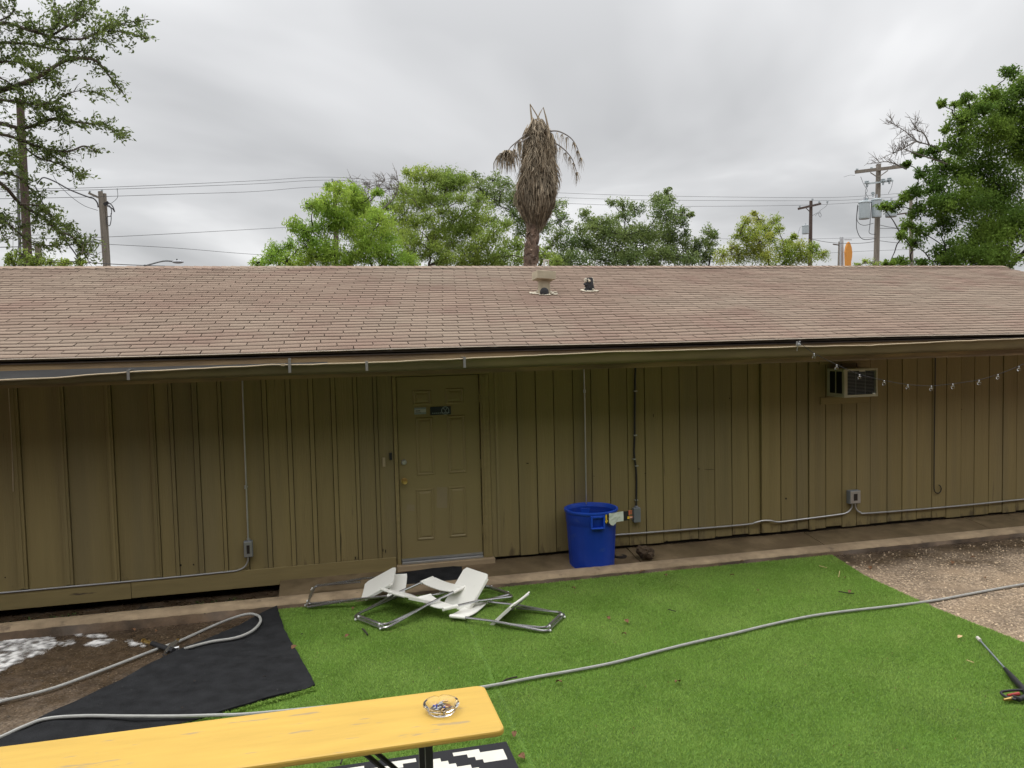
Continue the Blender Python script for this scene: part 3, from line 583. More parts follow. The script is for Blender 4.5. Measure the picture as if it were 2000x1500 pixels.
def shade_house():  # unseen house added behind the camera to darken the wall under the eave
    H = thing('added_shade_house', 'tall dark board house added unseen behind the camera to shade the low building', 'house', (1, -11.4, 0))
    mb = MB(); mb.box(-22, 26, -19, -11.2, -.3, 8.2); mb.build('wall', MT['darkwood'], H)
    mb = MB(); mb.add([(-22.6, -10.7, 8.1), (26.6, -10.7, 8.1), (26.6, -15.1, 9.9), (-22.6, -15.1, 9.9), (-22.6, -19.5, 8.1), (26.6, -19.5, 8.1)], [(0, 1, 2, 3), (3, 2, 5, 4), (0, 3, 4), (1, 5, 2), (0, 4, 5, 1)]); mb.build('roof', MT['felt'], H)
    for x in (-17, -13, -9, -5, 4.5, 8.5, 12.5, 17, 21):
        mb = MB(); mb.box(x-.55, x+.55, -11.195, -11.15, 2.1, 3.7); w = mb.build('window_frame', MT['trim'], H); mb = MB(); mb.box(x-.48, x+.48, -11.148, -11.14, 2.17, 3.63); mb.build('pane', MT['acdark'], w)
    mb = MB(); mb.box(-4, 4, -11.19, -9.9, .82, .90)
    for x in (-3.9, 0, 3.9): mb.box(x-.06, x+.06, -10.02, -9.92, -.1, .819)
    mb.build('deck', MT['wood'], H)
shade_house()

# ------------------------------------------------------------------ things on the wall
def conduit(label, pts, r=.0085, name='conduit_pipe', m='steel', cat='conduit', couplers=(), group=None):
    c = Vector(pts[0]); t = thing(name, label, cat, c, group)
    mb = MB(); mb.tube(pts, r, 8); mb.build('pipe' if cat == 'conduit' else 'cord', MT[m], t, smooth=True)
    for p, q in couplers:
        mb = MB(); q = Vector(q).normalized()*.018; mb.tube([Vector(p)-q, Vector(p)+q], r*1.7, 10); mb.box(p[0]-.006, p[0]+.02, p[1]+r, -.004, p[2]-.006, p[2]+.006); mb.build('clip', MT['steel'], t)
    return t
def elbox(label, u0, v0, u1, v1, depth=.06, m='elbox', cap=False):
    A = W(u0, v0, -depth-.005); Bp = W(u1, v1, -depth-.005); t = thing('electrical_box', label, 'electrical box', ((A.x+Bp.x)/2, -.005, Bp.z), 'electrical boxes on the wall')
    mb = MB(); mb.box(A.x, Bp.x, -.005-depth, -.005, Bp.z, A.z); mb.build('box', MT[m], t, bevel=.006)
    cx, cz = (A.x+Bp.x)/2, (A.z+Bp.z)/2; w, h = (Bp.x-A.x), (A.z-Bp.z)
    if not cap:
        mb = MB(); mb.box(A.x+.006, Bp.x-.006, -.011-depth, -.0055-depth, Bp.z+.006, A.z-.006); c = mb.build('cover', MT['steel'], t, bevel=.003)
        mb = MB(); mb.box(cx-w*.17, cx+w*.17, -.0145-depth, -.0115-depth, cz-h*.26, cz+h*.26); mb.build('flap', MT['iron'], c)
    else:
        mb = MB(); mb.sphere((cx, -.03, A.z), .026, 14, 8); mb.build('cap', MT[m], t, smooth=True)
    return t
def P2(u, v, y=-.026): return tuple(W(u, v, y))
elbox('small grey box with a cover on the wall left of the door', 475.5, 1058, 494, 1088)
elbox('small grey box with a cover low on the wall under the air conditioner', 1660, 959, 1681, 983, .07)
elbox('grey weatherproof box at the end of the black cable beside the blue bin', 1238, 993, 1252, 1020, .06, cap=True)
a = W(473, 735, -.026); b = W(485, 1058, -.026); conduit('thin grey conduit dropping from the eave to the box left of the door', [(a.x, -.026, 2.16), (b.x, -.026, b.z+.0)], couplers=[((b.x, -.026, b.z+.02), (0, 0, 1)), ((b.x-.004, -.026, 1.03), (0, 0, 1))], group='conduits on the wall')
conduit('grey conduit bending left from the box and running along the skirt board', smoothpath([P2(484.5, 1088), P2(484, 1096), P2(478, 1107), P2(466, 1113), P2(445, 1116.5), P2(300, 1131), P2(100, 1149), P2(-150, 1172)], 5), r=.0095, group='conduits on the wall')
conduit('thin pale conduit dropping behind the blue bin', [P2(1140, 716), P2(1141.5, 764), P2(1145, 985), P2(1146, 1000)], couplers=[(P2(1141.5, 764), (0, 0, 1))], group='conduits on the wall')
conduit('grey conduit running from the blue bin to the box under the air conditioner', smoothpath([P2(1197, 1045), P2(1330, 1035), P2(1455, 1024.5), P2(1475, 1020.5, -.045), P2(1490, 1017, -.052), P2(1506, 1017, -.05), P2(1520, 1019.5, -.03), P2(1560, 1015), P2(1630, 1006), P2(1652, 1002), P2(1662, 994), P2(1665, 983)], 5), r=.0105, group='conduits on the wall')
conduit('grey conduit leaving the box and running right along the foot of the wall', smoothpath([P2(1670, 983), P2(1672, 994), P2(1681, 1001), P2(1700, 1002), P2(1850, 990), P2(2000, 975), P2(2150, 960)], 5), r=.0105, group='conduits on the wall')
t = conduit('black cable clipped down the wall right of the blue bin', smoothpath([P2(1241, 713, -.03), P2(1240, 765, -.02), P2(1239.5, 850, -.02), P2(1238.5, 885, -.02), P2(1242, 915, -.02), P2(1243, 945, -.02), P2(1242.5, 992, -.03)], 4), r=.0125, name='black_cable', m='black', cat='cable')
for (u, v) in ((1241, 764), (1240.5, 850.5), (1238, 897), (1243, 910), (1242.5, 977)):
    p = W(u, v, -.03); mb = MB(); mb.box(p.x-.014, p.x+.022, -.036, -.005, p.z-.007, p.z+.007); mb.build('cable_clip', MT['steel'], t)
lp = [P2(1827, 694, -.02), P2(1826.5, 750, -.014), P2(1825, 850, -.014), P2(1824.3, 945, -.014)] + [P2(1831.5+6.8*math.cos(a), 955+8.5*math.sin(a), -.02) for a in np.linspace(math.pi*1.02, -.25*math.pi*1.6, 9)]
conduit('thin dark cable hanging down the right of the wall and ending in a small loop', smoothpath(lp, 3), r=.006, name='hanging_cable', m='black', cat='cable')
conduit('thin pale cable hanging down the far left of the wall', smoothpath([P2(16, 744, -.05), P2(18.5, 790, -.03), P2(21, 830, -.03), P2(24, 885, -.03), P2(26, 960, -.03)], 4), r=.0045, name='thin_cable', m='lip', cat='cable')
def wall_bits():
    for nm, lab, cat, (u0, v0, u1, v1), m, d in (('doorbell', 'small black doorbell button on the frame left of the door', 'doorbell', (760, 884.5, 766, 898), 'black', .016), ('switch_plate', 'narrow beige plate on the wall left of the black doorbell', 'switch plate', (747, 894, 752.5, 911), 'beige', .012)):
        A = W(u0, v0, -.012); Bp = W(u1, v1, -.012); mb = MB(); mb.box(A.x, Bp.x, -.0125-d, -.0125, Bp.z, A.z)
        mb.box(A.x+.008, Bp.x-.008, -.0155-d, -.0128-d, (A.z+Bp.z)/2-.012, (A.z+Bp.z)/2+.012); o = mb.build(nm, MT[m], bevel=.002); tag(o, lab, cat)
wall_bits()
def air_conditioner():
    x0, x1, y0, y1, z0, z1 = 6.092, 6.558, -.315, .03, 1.705, 2.048
    t = thing('air_conditioner', 'beige metal window air conditioner sticking out of the wall under the eave', 'air conditioner', ((x0+x1)/2, y0/2, z0))
    mb = MB(); th = .012; mb.box(x0, x1, y0, y1, z0, z0+th); mb.box(x0, x1, y0, y1, z1-th, z1); mb.box(x1-th, x1, y0, y1, z0+th, z1-th)
    for a, b in ((y0, y0+.03), (y0+.145, y0+.160), (-.04, y1)): mb.box(x0, x0+th, a, b, z0+th, z1-th)
    mb.box(x0, x0+th, y0+.03, -.04, z0+th, z0+.045); mb.box(x0, x0+th, y0+.03, -.04, z1-.03, z1-th)
    mb.build('case', MT['acgrey'], t, bevel=.003)
    mb = MB(); w = .045; mb.box(x0, x0+w, y0-.014, y0-.001, z0, z1); mb.box(x1-.022, x1, y0-.014, y0-.001, z0, z1); mb.box(x0+w, x1-.022, y0-.014, y0-.001, z0, z0+.03); mb.box(x0+w, x1-.022, y0-.014, y0-.001, z1-.028, z1)
    for (x, z) in ((x0+.014, z0+.06), (x0+.014, z0+.17), (x0+.014, z1-.06), (x1-.011, z1-.04), (x1-.011, z0+.05)): mb.sphere((x, y0-.015, z), .004, 6, 4)
    mb.build('rear_frame', MT['acgrey'], t, bevel=.003)
    mb = MB(); mb.box(x0+.02, x1-.02, y0+.03, y1, z0+.02, z1-.02); mb.build('coil', MT['acdark'], t)
    mb = MB()
    for k in range(16):
        z = z0+.042+k*.0172; mb.tube([(x0+w+.001, y0-.004, z), (x1-.023, y0-.004, z)], .0026, 5)
    for x in (x0+.17, x0+.30): mb.tube([(x, y0-.001, z0+.03), (x, y0-.001, z1-.028)], .0028, 5)
    mb.build('grille', MT['elbox'], t)
    mb = MB()
    for k in range(9): mb.box(x0+.004, x0+.010, y0+.046+k*.024, y0+.0485+k*.024, z0+.046, z1-.031)
    mb.build('side_louvre', MT['blackmetal'], t)
    mb = MB(); mb.box(x0+.205, x0+.285, y0-.0175, y0-.0145, z1-.036, z1-.012); mb.build('rating_plate', MT['pvc'], t)
    mb = MB(); mb.tube([(x1-.075, y0-.018, z0+.036), (x1-.045, y0-.018, z0+.036)], .010, 8); mb.build('drain_plug', MT['palecap'], t)
air_conditioner()
def string_lights():
    px = [(1560, 668), (1590, 690), (1634, 712), (1679, 731), (1727, 743), (1773, 751), (1819, 753.5), (1861, 749.5), (1912, 742), (1949, 731), (1990, 715), (2040, 690)]
    ys = np.linspace(-1.02, -1.2, len(px)); pts = [W(u, v, y) for (u, v), y in zip(px, ys)]
    t = thing('string_light', 'string of small clear glass bulbs looping down from the eave at the right', 'string light', pts[0])
    mb = MB(); mb.tube(smoothpath(pts, 6), .0030, 6); mb.build('cord', MT['black'], t)
    for i, p in enumerate(pts[1:-1]):
        r = .0195; mb = MB(); mb.lathe([(.004, 0), (.008, -.004), (.0085, -.020), (.0, -.020)], p, 10); s = mb.build('socket', MT['steel'], t, smooth=True)
        mb = MB(); c = p-Vector((0, 0, .020+r*.9)); mb.sphere(c, r, 16, 10); mb.build('bulb', MT['bulb'], t, smooth=True)
    mb = MB(); p = W(1560, 672, -1.02)
    for k in range(5):
        a = random.uniform(0, 6); mb.tube(smoothpath([p+Vector((random.uniform(-.03, .03), random.uniform(-.01, .01), random.uniform(-.02, .03))) for _ in range(5)], 4), .003, 5)
    mb.tube([p+Vector((-.012, 0, .03)), p+Vector((-.015, .01, -.075))], .004, 5); mb.build('wire_tie', MT['steel'], t)
    mb = MB(); mb.sphere(p+Vector((.0, -.01, .014)), .018, 14, 8); mb.build('bulb', MT['bulb'], t, smooth=True)
string_lights()

# ------------------------------------------------------------------ blue bin and its tag
def bin_():
    c = Vector((2.87, -.302, -.040)); t = thing('trash_can', 'round bright blue plastic bin standing on the walkway against the wall', 'bin', c)
    H = .645; R = .284; rb = .248
    mb = MB(); seg = 72; prof = []
    def rad(z, a):
        r = rb+(R-rb)*(z/H); 
        if z > .49: r += .004
        flute = .006*max(0, math.cos(a*8))**6*(1 if z < .47 else 0)
        return r-flute
    zs = [0, .02, .12, .24, .36, .47, .487, .495, .58, .625]; vs = []; fs = []
    for z in zs:
        for k in range(seg):
            a = 2*math.pi*k/seg; r = rad(z, a); vs.append((c.x+r*math.cos(a), c.y+r*math.sin(a), c.z+z))
    n1 = len(zs)
    for z in [.60, .40, .20, .03]:
        for k in range(seg):
            a = 2*math.pi*k/seg; r = rb+(R-rb)*(z/H)-.012; vs.append((c.x+r*math.cos(a), c.y+r*math.sin(a), c.z+z))
    for i in list(range(n1-1))+list(range(n1, n1+3)):
        for k in range(seg): fs.append((i*seg+k, i*seg+(k+1) % seg, (i+1)*seg+(k+1) % seg, (i+1)*seg+k))
    fs.append(tuple(range(seg))); fs.append(tuple((n1+3)*seg+k for k in range(seg)))
    mb.add(vs, fs); mb.build('body', MT['blue'], t, smooth=True)
    mb = MB(); mb.lathe([(R-.018, .598), (R-.012, .625), (R-.006, H-.004), (R+.004, H), (R+.015, H-.004), (R+.018, H-.018), (R+.010, H-.035), (R-.002, H-.045), (R-.004, .615)], c, 72); mb.build('rim', MT['bluelite'], t, smooth=True)
    for ang in (math.radians(-95), math.radians(85)):        # box shaped grips under the rim
        X = Matrix.Translation(c+Vector((0, 0, .54))) @ Matrix.Rotation(ang, 4, 'Z'); mb = MB(); r0 = .262
        mb.box(r0, r0+.048, -.078, -.060, -.058, .072, X); mb.box(r0, r0+.048, .060, .078, -.058, .072, X); mb.box(r0, r0+.048, -.078, .078, -.074, -.0585, X); mb.box(r0, r0+.040, -.060, .060, .045, .072, X); mb.box(r0, r0+.012, -.0598, .0598, -.058, .0448, X)
        mb.build('handle', MT['bluelite'], t, bevel=.006)
    return c
BC = bin_()
def bin_tag():
    A = W(1165, 1002, -.62); Bp = W(1200, 1026, -.62)
    z1, z0 = W(1180, 1004.5, -.62).z, W(1180, 1023.5, -.62).z
    R = .322; c = BC
    def arc(a0, a1, zb, zt, r, th, m, mb):
        mb.cur = m; n = 8; vs = []; fs = []
        for k in range(n+1):
            a = math.radians(a0+(a1-a0)*k/n)
            for rr in (r, r+th):
                for z in (zb, zt): vs.append((c.x+rr*math.cos(a), c.y+rr*math.sin(a), z))
        for k in range(n):
            o = k*4; fs += [(o, o+1, o+5, o+4), (o+2, o+6, o+7, o+3), (o+1, o+3, o+7, o+5), (o, o+4, o+6, o+2)]
        fs += [(0, 2, 3, 1), (n*4, n*4+1, n*4+3, n*4+2)]; mb.add(vs, fs)
    t = thing('carton_label', 'torn black and white carton label with yellow arrow stuck on the blue bin', 'label', (c.x+.15, c.y-.3, z0))
    rb = .268
    mb = MB(); arc(-77, -67, z0-.006, z1, rb+.01, .005, 0, mb)
    # past the side of the bin the stiff label juts straight out
    p0 = Vector((c.x+.115, c.y-.272, 0)); ex = Vector((.985, .17, 0)); ny = Vector((.17, -.985, 0))
    def slab(s0, s1, zb, zt, off, th, m):
        mb.cur = m; vs = []
        for z in (zb, zt):
            for o in (off, off+th):
                for s in (s0, s1): vs.append(p0+ex*s+ny*o+Vector((0, 0, z)))
        mb.add(vs, [(0, 2, 3, 1), (4, 5, 7, 6), (0, 1, 5, 4), (2, 6, 7, 3), (0, 4, 6, 2), (1, 3, 7, 5)])
    H = z1-z0
    slab(-.075, .25, z0, z1-.002, 0, .006, 0)
    slab(.245, .30, z0+H*.55, z0+H*.98, .0062, .002, 3) if False else None
    for k in range(3): slab(.250, .287, z0+H*(.62+.14*k), z0+H*(.69+.14*k), 0, .006, 3)
    slab(.240, .252, z0+H*.50, z1+.004, .0065, .003, 3); slab(.250, .292, z0+H*.18, z0+H*.36, 0, .006, 3); slab(.224, .248, z0+H*.14, z0+H*.40, .0065, .003, 2)
    slab(.255, .287, z0+H*.24, z0+H*.30, .0062, .0015, 1)
    # yellow arrow
    slab(-.052, -.034, z0+H*.22, z1-.004, .0065, .002, 2)
    mb.cur = 2; q = [p0+ex*s+ny*.0085+Vector((0, 0, z)) for s, z in ((-.066, z0+H*.26), (-.020, z0+H*.26), (-.043, z0-.004))]; q2 = [v-ny*.002 for v in q]; mb.add(q+q2, [(0, 1, 2), (3, 5, 4), (0, 3, 4, 1), (1, 4, 5, 2), (2, 5, 3, 0)])
    mb.build('label_card', [MT['black'], MT['paper'], MT['yellowink'], MT['orangeink']], t)
    mb = MB()
    n = 6; vs = []; fs = []
    for i in range(n+1):
        for j in range(5): vs.append(p0+ex*(-.012+.182*i/n)+ny*(.010+random.uniform(0, .006))+Vector((0, 0, z0+(z1-z0)*(j/4)+random.uniform(-.003, .003))))
    for i in range(n):
        for j in range(4): fs.append((i*5+j, (i+1)*5+j, (i+1)*5+j+1, i*5+j+1))
    mb.add(vs, fs); q = [p0+ex*s+ny*.012+Vector((0, 0, z)) for s, z in ((-.012, z0+.004), (.085, z0+.006), (.075, z0-.012), (.045, z0-.034), (.01, z0-.026))]; mb.add(q, [(0, 1, 2, 3, 4)])
    mb.build('paper', MT['paper'], t)
bin_tag()
def rock_and_drain():
    p = G(1254, 1087, -.02); mb = MB(); nx = 9
    import bmesh
    bm = bmesh.new(); bmesh.ops.create_icosphere(bm, subdivisions=3, radius=.085)
    from mathutils import noise as nz
    for v in bm.verts:
        d = v.co.normalized(); f = 1+.35*nz.noise(d*2.1+Vector((3, 1, 0)))+.14*nz.noise(d*6); v.co = Vector((d.x*.105*f, d.y*.075*f, d.z*.068*f))
        v.co = Matrix.Rotation(.45, 3, 'Y') @ v.co
    zmin = min(v.co.z for v in bm.verts)
    me = bpy.data.meshes.new('rock'); 
    for v in bm.verts: v.co.z -= zmin
    bm.to_mesh(me); bm.free(); me.materials.append(MT['rock']); o = link('rock', me); o.location = (p.x, p.y-.10, -.022); tag(o, 'rough dark brown lump of rock lying on the walkway right of the blue bin', 'rock')
    p = G(1211, 1088, -.02); mb = MB(); c = (p.x, p.y, -.016); mb.lathe([(0, .008), (.05, .009), (.052, .014), (.070, .015), (.078, .010), (.078, -.002), (0, -.002)], c, 24)
    tag(mb.build('drain_cover', MT['iron'], None, smooth=True), 'small round dark drain cover in the walkway just right of the blue bin', 'drain cover')
rock_and_drain()
def door_mat():
    z = -.02
    x0, x1 = .80, 1.50; mb = MB()
    pts = [(.62, -.47), (.66, -.13), (1.27, -.05), (1.43, -.10), (1.36, -.47)]
    mb.poly([(x, y, .026+.14*y) for x, y in pts], .010); tag(mb.build('door_mat', MT['cloth'], None, bevel=.003), 'dark flat mat lying in front of the door behind the folding chairs', 'door mat')
door_mat()

# ------------------------------------------------------------------ white folding chairs
def rrect_path(x0, x1, hw, r, z0, z1, open_end=True):
    """U of tube: from (x1,-hw) round the foot end x0 and back to (x1,hw); z runs from z0 at the foot to z1 at the open end"""
    pts = []
    def zz(x): return z0+(z1-z0)*(x-x0)/(x1-x0)
    for x in np.linspace(x1, x0+r, 6): pts.append((x, -hw, zz(x)))
    for a in np.linspace(-math.pi/2, -math.pi, 6)[1:]: pts.append((x0+r+r*math.cos(a), -hw+r+r*math.sin(a), zz(x0+r+r*math.cos(a))))
    for a in np.linspace(math.pi, math.pi/2, 6): pts.append((x0+r+r*math.cos(a), hw-r+r*math.sin(a), zz(x0+r+r*math.cos(a))))
    for x in np.linspace(x0+r, x1, 6)[1:]: pts.append((x, hw, zz(x)))
    return pts
def panel(mb, x0, x1, hw, th, r=.03, curve=0.0, xf=None, n=14):
    """rounded plate in local XY with thickness, optionally bowed across its width"""
    out = []
    for cx, cy, a0 in ((x1-r, hw-r, 0), (x0+r, hw-r, 90), (x0+r, -hw+r, 180), (x1-r, -hw+r, 270)):
        for k in range(5): a = math.radians(a0+90*k/4); out.append((cx+r*math.cos(a), cy+r*math.sin(a)))
    # fill as a grid to allow bowing
    ys = np.linspace(-hw, hw, n+1); rows = []
    def xr(y):
        d = max(0, abs(y)-(hw-r)); s = r-math.sqrt(max(0, r*r-d*d)); return x0+s, x1-s
    vs = []; fs = []
    for y in ys:
        a, b = xr(y); z = -curve*(1-(y/hw)**2)
        for (x, q) in ((a, 0), (a+(b-a)/3, 0), (a+2*(b-a)/3, 0), (b, 0), (b, -th), (a+2*(b-a)/3, -th), (a+(b-a)/3, -th), (a, -th)): vs.append(Vector((x, y, z+q)))
    if xf is not None: vs = [xf @ v for v in vs]
    for i in range(n):
        for j in range(8): fs.append((i*8+j, i*8+(j+1) % 8, (i+1)*8+(j+1) % 8, (i+1)*8+j))
    fs.append(tuple(range(8))); fs.append(tuple(n*8+k for k in range(8))); mb.add(vs, fs)
def make_chair(label, foot, head, theta, lift=(0, 0), side=0.0, spread=0.0, seat_at=.50, seat_len=.40, seat_up=.03, hw=.225, roll=0.0, back=0.0):
    foot, head = Vector(foot), Vector(head); L = (head-foot).length
    t = thing('folding_chair', label, 'folding chair', foot, 'white folding chairs heaped on the turf')
    ex = (head-foot).normalized(); ey = Vector((0, 0, 1)).cross(ex).normalized(); ez = ex.cross(ey)
    Rm = Matrix((ex, ey, ez)).transposed().to_4x4() @ Matrix.Rotation(roll, 4, 'X'); t.matrix_world = Matrix.Translation(foot) @ Rm
    Lh = L-.13; r = .0122
    # long loop: feet to back rest, with a slight knee before the back
    p = rrect_path(0, Lh*.62, hw, .055, .012, .040); k0 = [(Lh+.10, -hw+.004, .028), (Lh, -hw+.003, .034)]; k1 = [(Lh, hw-.003, .034), (Lh+.10, hw-.004, .028)]
    mb = MB(); mb.tube(k0+p+k1, r, 8); mb.build('front_frame', MT['chrome'], t, smooth=True, world=False)
    p = rrect_path(.018, Lh*.60, hw-.026, .05, .034+spread, .018); mb = MB(); mb.tube(p, r, 8); mb.build('rear_frame', MT['chrome'], t, smooth=True, world=False)
    for (x, y, z) in ((-.011, -hw+.055, .006), (-.011, hw-.055, .006), (.006, -hw+.085, .034+spread), (.006, hw-.085, .034+spread)):
        mb = MB(); mb.sphere((x, y, z), .0115, 8, 6); mb.build('foot_cap', MT['palecap'], t, world=False)
    for sy in (-1, 1):
        mb = MB(); mb.tube([(Lh*.42, sy*(hw-.013), .027), (Lh*.42, sy*(hw+.013), .027)], .005, 8); mb.build('rivet', MT['steel'], t, world=False)
    # back rest: bowed white plate whose side sleeves hold the tubes
    mb = MB(); X = Matrix.Translation((0, 0, .040)) @ Matrix.Rotation(back, 4, 'Y'); panel(mb, Lh-.01, Lh+.155, hw-.006, .008, .02, .022, X)
    for sy in (-1, 1): mb.tube([(Lh-.01, sy*(hw-.004), .033), (Lh+.15, sy*(hw-.006), .027)], .0175, 10)
    mb.build('backrest', MT['white'], t, smooth=True, world=False)
    # seat plate, tipped about its pivot
    mb = MB(); X = Matrix.Translation((Lh*seat_at, 0, seat_up)) @ Matrix.Rotation(theta, 4, 'Y')
    panel(mb, -seat_len/2, seat_len/2, hw-.030, .014, .035, .006, X)
    for sy in (-1, 1):
        mb.box(-seat_len/2+.04, seat_len/2-.03, sy*(hw-.031)-.004, sy*(hw-.031)+.004, -.028, -.004, X)
        mb.tube([X @ Vector((seat_len/2-.035, sy*(hw-.045), -.014)), X @ Vector((seat_len/2-.01, sy*(hw-.045), -.020))], .012, 8)
    mb.box(-seat_len/2+.02, -seat_len/2+.028, -hw+.07, hw-.07, -.026, -.0145, X)
    mb.build('seat', MT['white'], t, smooth=True, world=False)
    return t
TOP = -.045
make_chair('white folding chair resting on the kerb at the left end of the heap', (-.190, -.62, -.015), (.72, -.80, .055), math.radians(-24), roll=.17, seat_at=.86, hw=.215, seat_up=.08, seat_len=.36)
make_chair('white folding chair lying across the left middle of the heap, back rest propped up', (.335, -1.46, TOP), (1.14, -.93, .075), math.radians(30), seat_at=.56, hw=.24, seat_up=.10)
make_chair('white folding chair whose broad raised seat is the tallest white panel of the heap', (1.66, -.98, TOP+.01), (.92, -1.36, TOP+.07), math.radians(52), seat_at=.62, hw=.215, seat_up=.10, seat_len=.42)
make_chair('white folding chair lying at the right end of the heap', (1.955, -1.95, TOP-.005), (1.22, -1.38, TOP), math.radians(44), seat_at=.60, hw=.235, seat_up=.07)

# ------------------------------------------------------------------ hoses, wands, flap, foam
def hose(name, label, pts, r=.0115, m='hose'):
    mb = MB(); mb.tube(smoothpath(pts, 7), r, 8); return tag(mb.build(name, MT[m], None, smooth=True), label, 'hose')
def gp(u, v, dz=0.0, base=None):
    z = -.06
    for _ in range(4):
        p = G(u, v, z); z = (gz(p.x) if base is None else base)+dz
    return p
FL = .0  # flap surface offset
hose('garden_hose', 'long grey hose running under the yellow table and off across the turf', [gp(u, v, .016) for u, v in ((-160, 1506), (-90, 1476))]+[G(-40, 1452, -.07), G(0, 1440, -.04), G(45, 1419.5, -.012)]+[G(u, v, -.006) for u, v in ((90, 1404), (160, 1398.5), (250, 1399), (340, 1399), (420, 1397), (500, 1393.5))] + [gp(u, v, .018, -.055) for u, v in ((700, 1374), (850, 1356), (955, 1340), (1050, 1322), (1130, 1308), (1200, 1294), (1270, 1276), (1350, 1256), (1430, 1238), (1500, 1221), (1580, 1204), (1650, 1194), (1740, 1184))] + [gp(u, v, .018) for u, v in ((1830, 1172), (1900, 1159), (2000, 1141), (2150, 1118))], .0125)
hz = lambda x, y: gp(x/3.125, 1080+y/3.125, .022)
hz2 = lambda x, y: G(x/3.125, 1080+y/3.125, -.008)
hose('washer_hose', 'grey pressure hose looping over the black turf backing back to the spray gun', [hz(-250, 985), hz(0, 908), hz(300, 833), hz(600, 725), hz(950, 590), hz(1100, 535), hz(1300, 445), hz2(1450, 388), hz2(1530, 372), hz2(1578, 386), hz2(1590, 415), hz2(1560, 460), hz2(1500, 497), hz2(1420, 522), hz2(1300, 540), hz2(1215, 560), hz2(1150, 578), hz(1085, 597)], .0125)
def spray_gun():
    a, b, c, d = hz(885, 552), hz(930, 566), hz(1040, 604), hz(1085, 553); up = Vector((0, 0, .02))
    t = thing('spray_gun', 'black pressure washer gun with brass fittings lying on the wet ground by the hose loop', 'spray gun', c)
    mb = MB(); mb.tube([b+up, c+up], .023, 10); mb.tube([c+up, hz(1062, 612)+up], .026, 10); mb.build('lance', MT['black'], t, smooth=True)
    mb = MB(); mb.tube([a+up, b+up], [.014, .018], 10); mb.tube([a+up+(a-b)*.1, a+up+(a-b)*.25], .021, 10); mb.build('nozzle', MT['brass'], t, smooth=True)
    mb = MB(); mb.tube([hz(1010, 622)+up, hz(1050, 585)+up*1.3, hz(1078, 566)+up*1.6], [.014, .028, .02], 10); mb.tube([hz(1060, 600)+up, hz(1090, 592)+up], .02, 10); mb.build('handle', MT['chrome'], t, smooth=True)
    mb = MB(); mb.tube([hz(1076, 564)+up*1.6, d+up*1.6, hz(1092, 548)+up*1.5], [.016, .014, .010], 10); mb.build('fitting', MT['brass'], t, smooth=True)
    mb = MB(); mb.tube(smoothpath([hz(995, 628)+up*.4, hz(1020, 640)+up*.2, hz(1050, 630)+up*.5, hz(1085, 600)+up], 5), .007, 6); mb.build('trigger_guard', MT['black'], t, smooth=True)
spray_gun()
def wand():
    z = -.045; t = thing('spray_wand', 'black trigger wand with a thin white tipped lance lying on the turf', 'spray wand', G(1965, 1310, z))
    g = lambda u, v, dz=0.0: G(u, v, z+.012+dz)
    mb = MB(); mb.tube([g(1911, 1247), g(1965, 1308)], .0065, 8); mb.build('lance', MT['elbox'], t, smooth=True)
    mb = MB(); mb.tube([g(1909, 1245), g(1914.5, 1251)], .013, 8); mb.build('nozzle', MT['pvc'], t, smooth=True)
    mb = MB(); mb.tube([g(1963, 1306, .01), g(1980, 1326, .01), g(1996, 1343, .012), g(2012, 1362, .012)], [.013, .022, .022, .02], 12); mb.build('grip', MT['black'], t, smooth=True)
    mb = MB(); mb.tube(smoothpath([g(2000, 1347.5, .02), g(1975, 1348.5, .02), g(1956, 1351.5, .015), g(1958, 1357, .005), g(1968, 1362, .004), g(1985, 1366, .004)], 5), .009, 8); mb.build('trigger_guard', MT['black'], t, smooth=True)
    mb = MB(); mb.tube([g(1978, 1361, .006), g(1990, 1366, .008), g(2025, 1352, .01)], [.015, .018, .02], 10); mb.build('handle', MT['black'], t, smooth=True)
    mb = MB(); mb.tube([g(1968, 1358, .012), g(1990, 1355, .016)], [.008, .014], 8); mb.build('trigger', MT['red'], t, smooth=True)
    mb = MB(); mb.tube([g(1960, 1367), g(1968, 1366), g(1978, 1364)], [.008, .012, .014], 8); mb.build('fitting', MT['brass'], t, smooth=True)
wand()
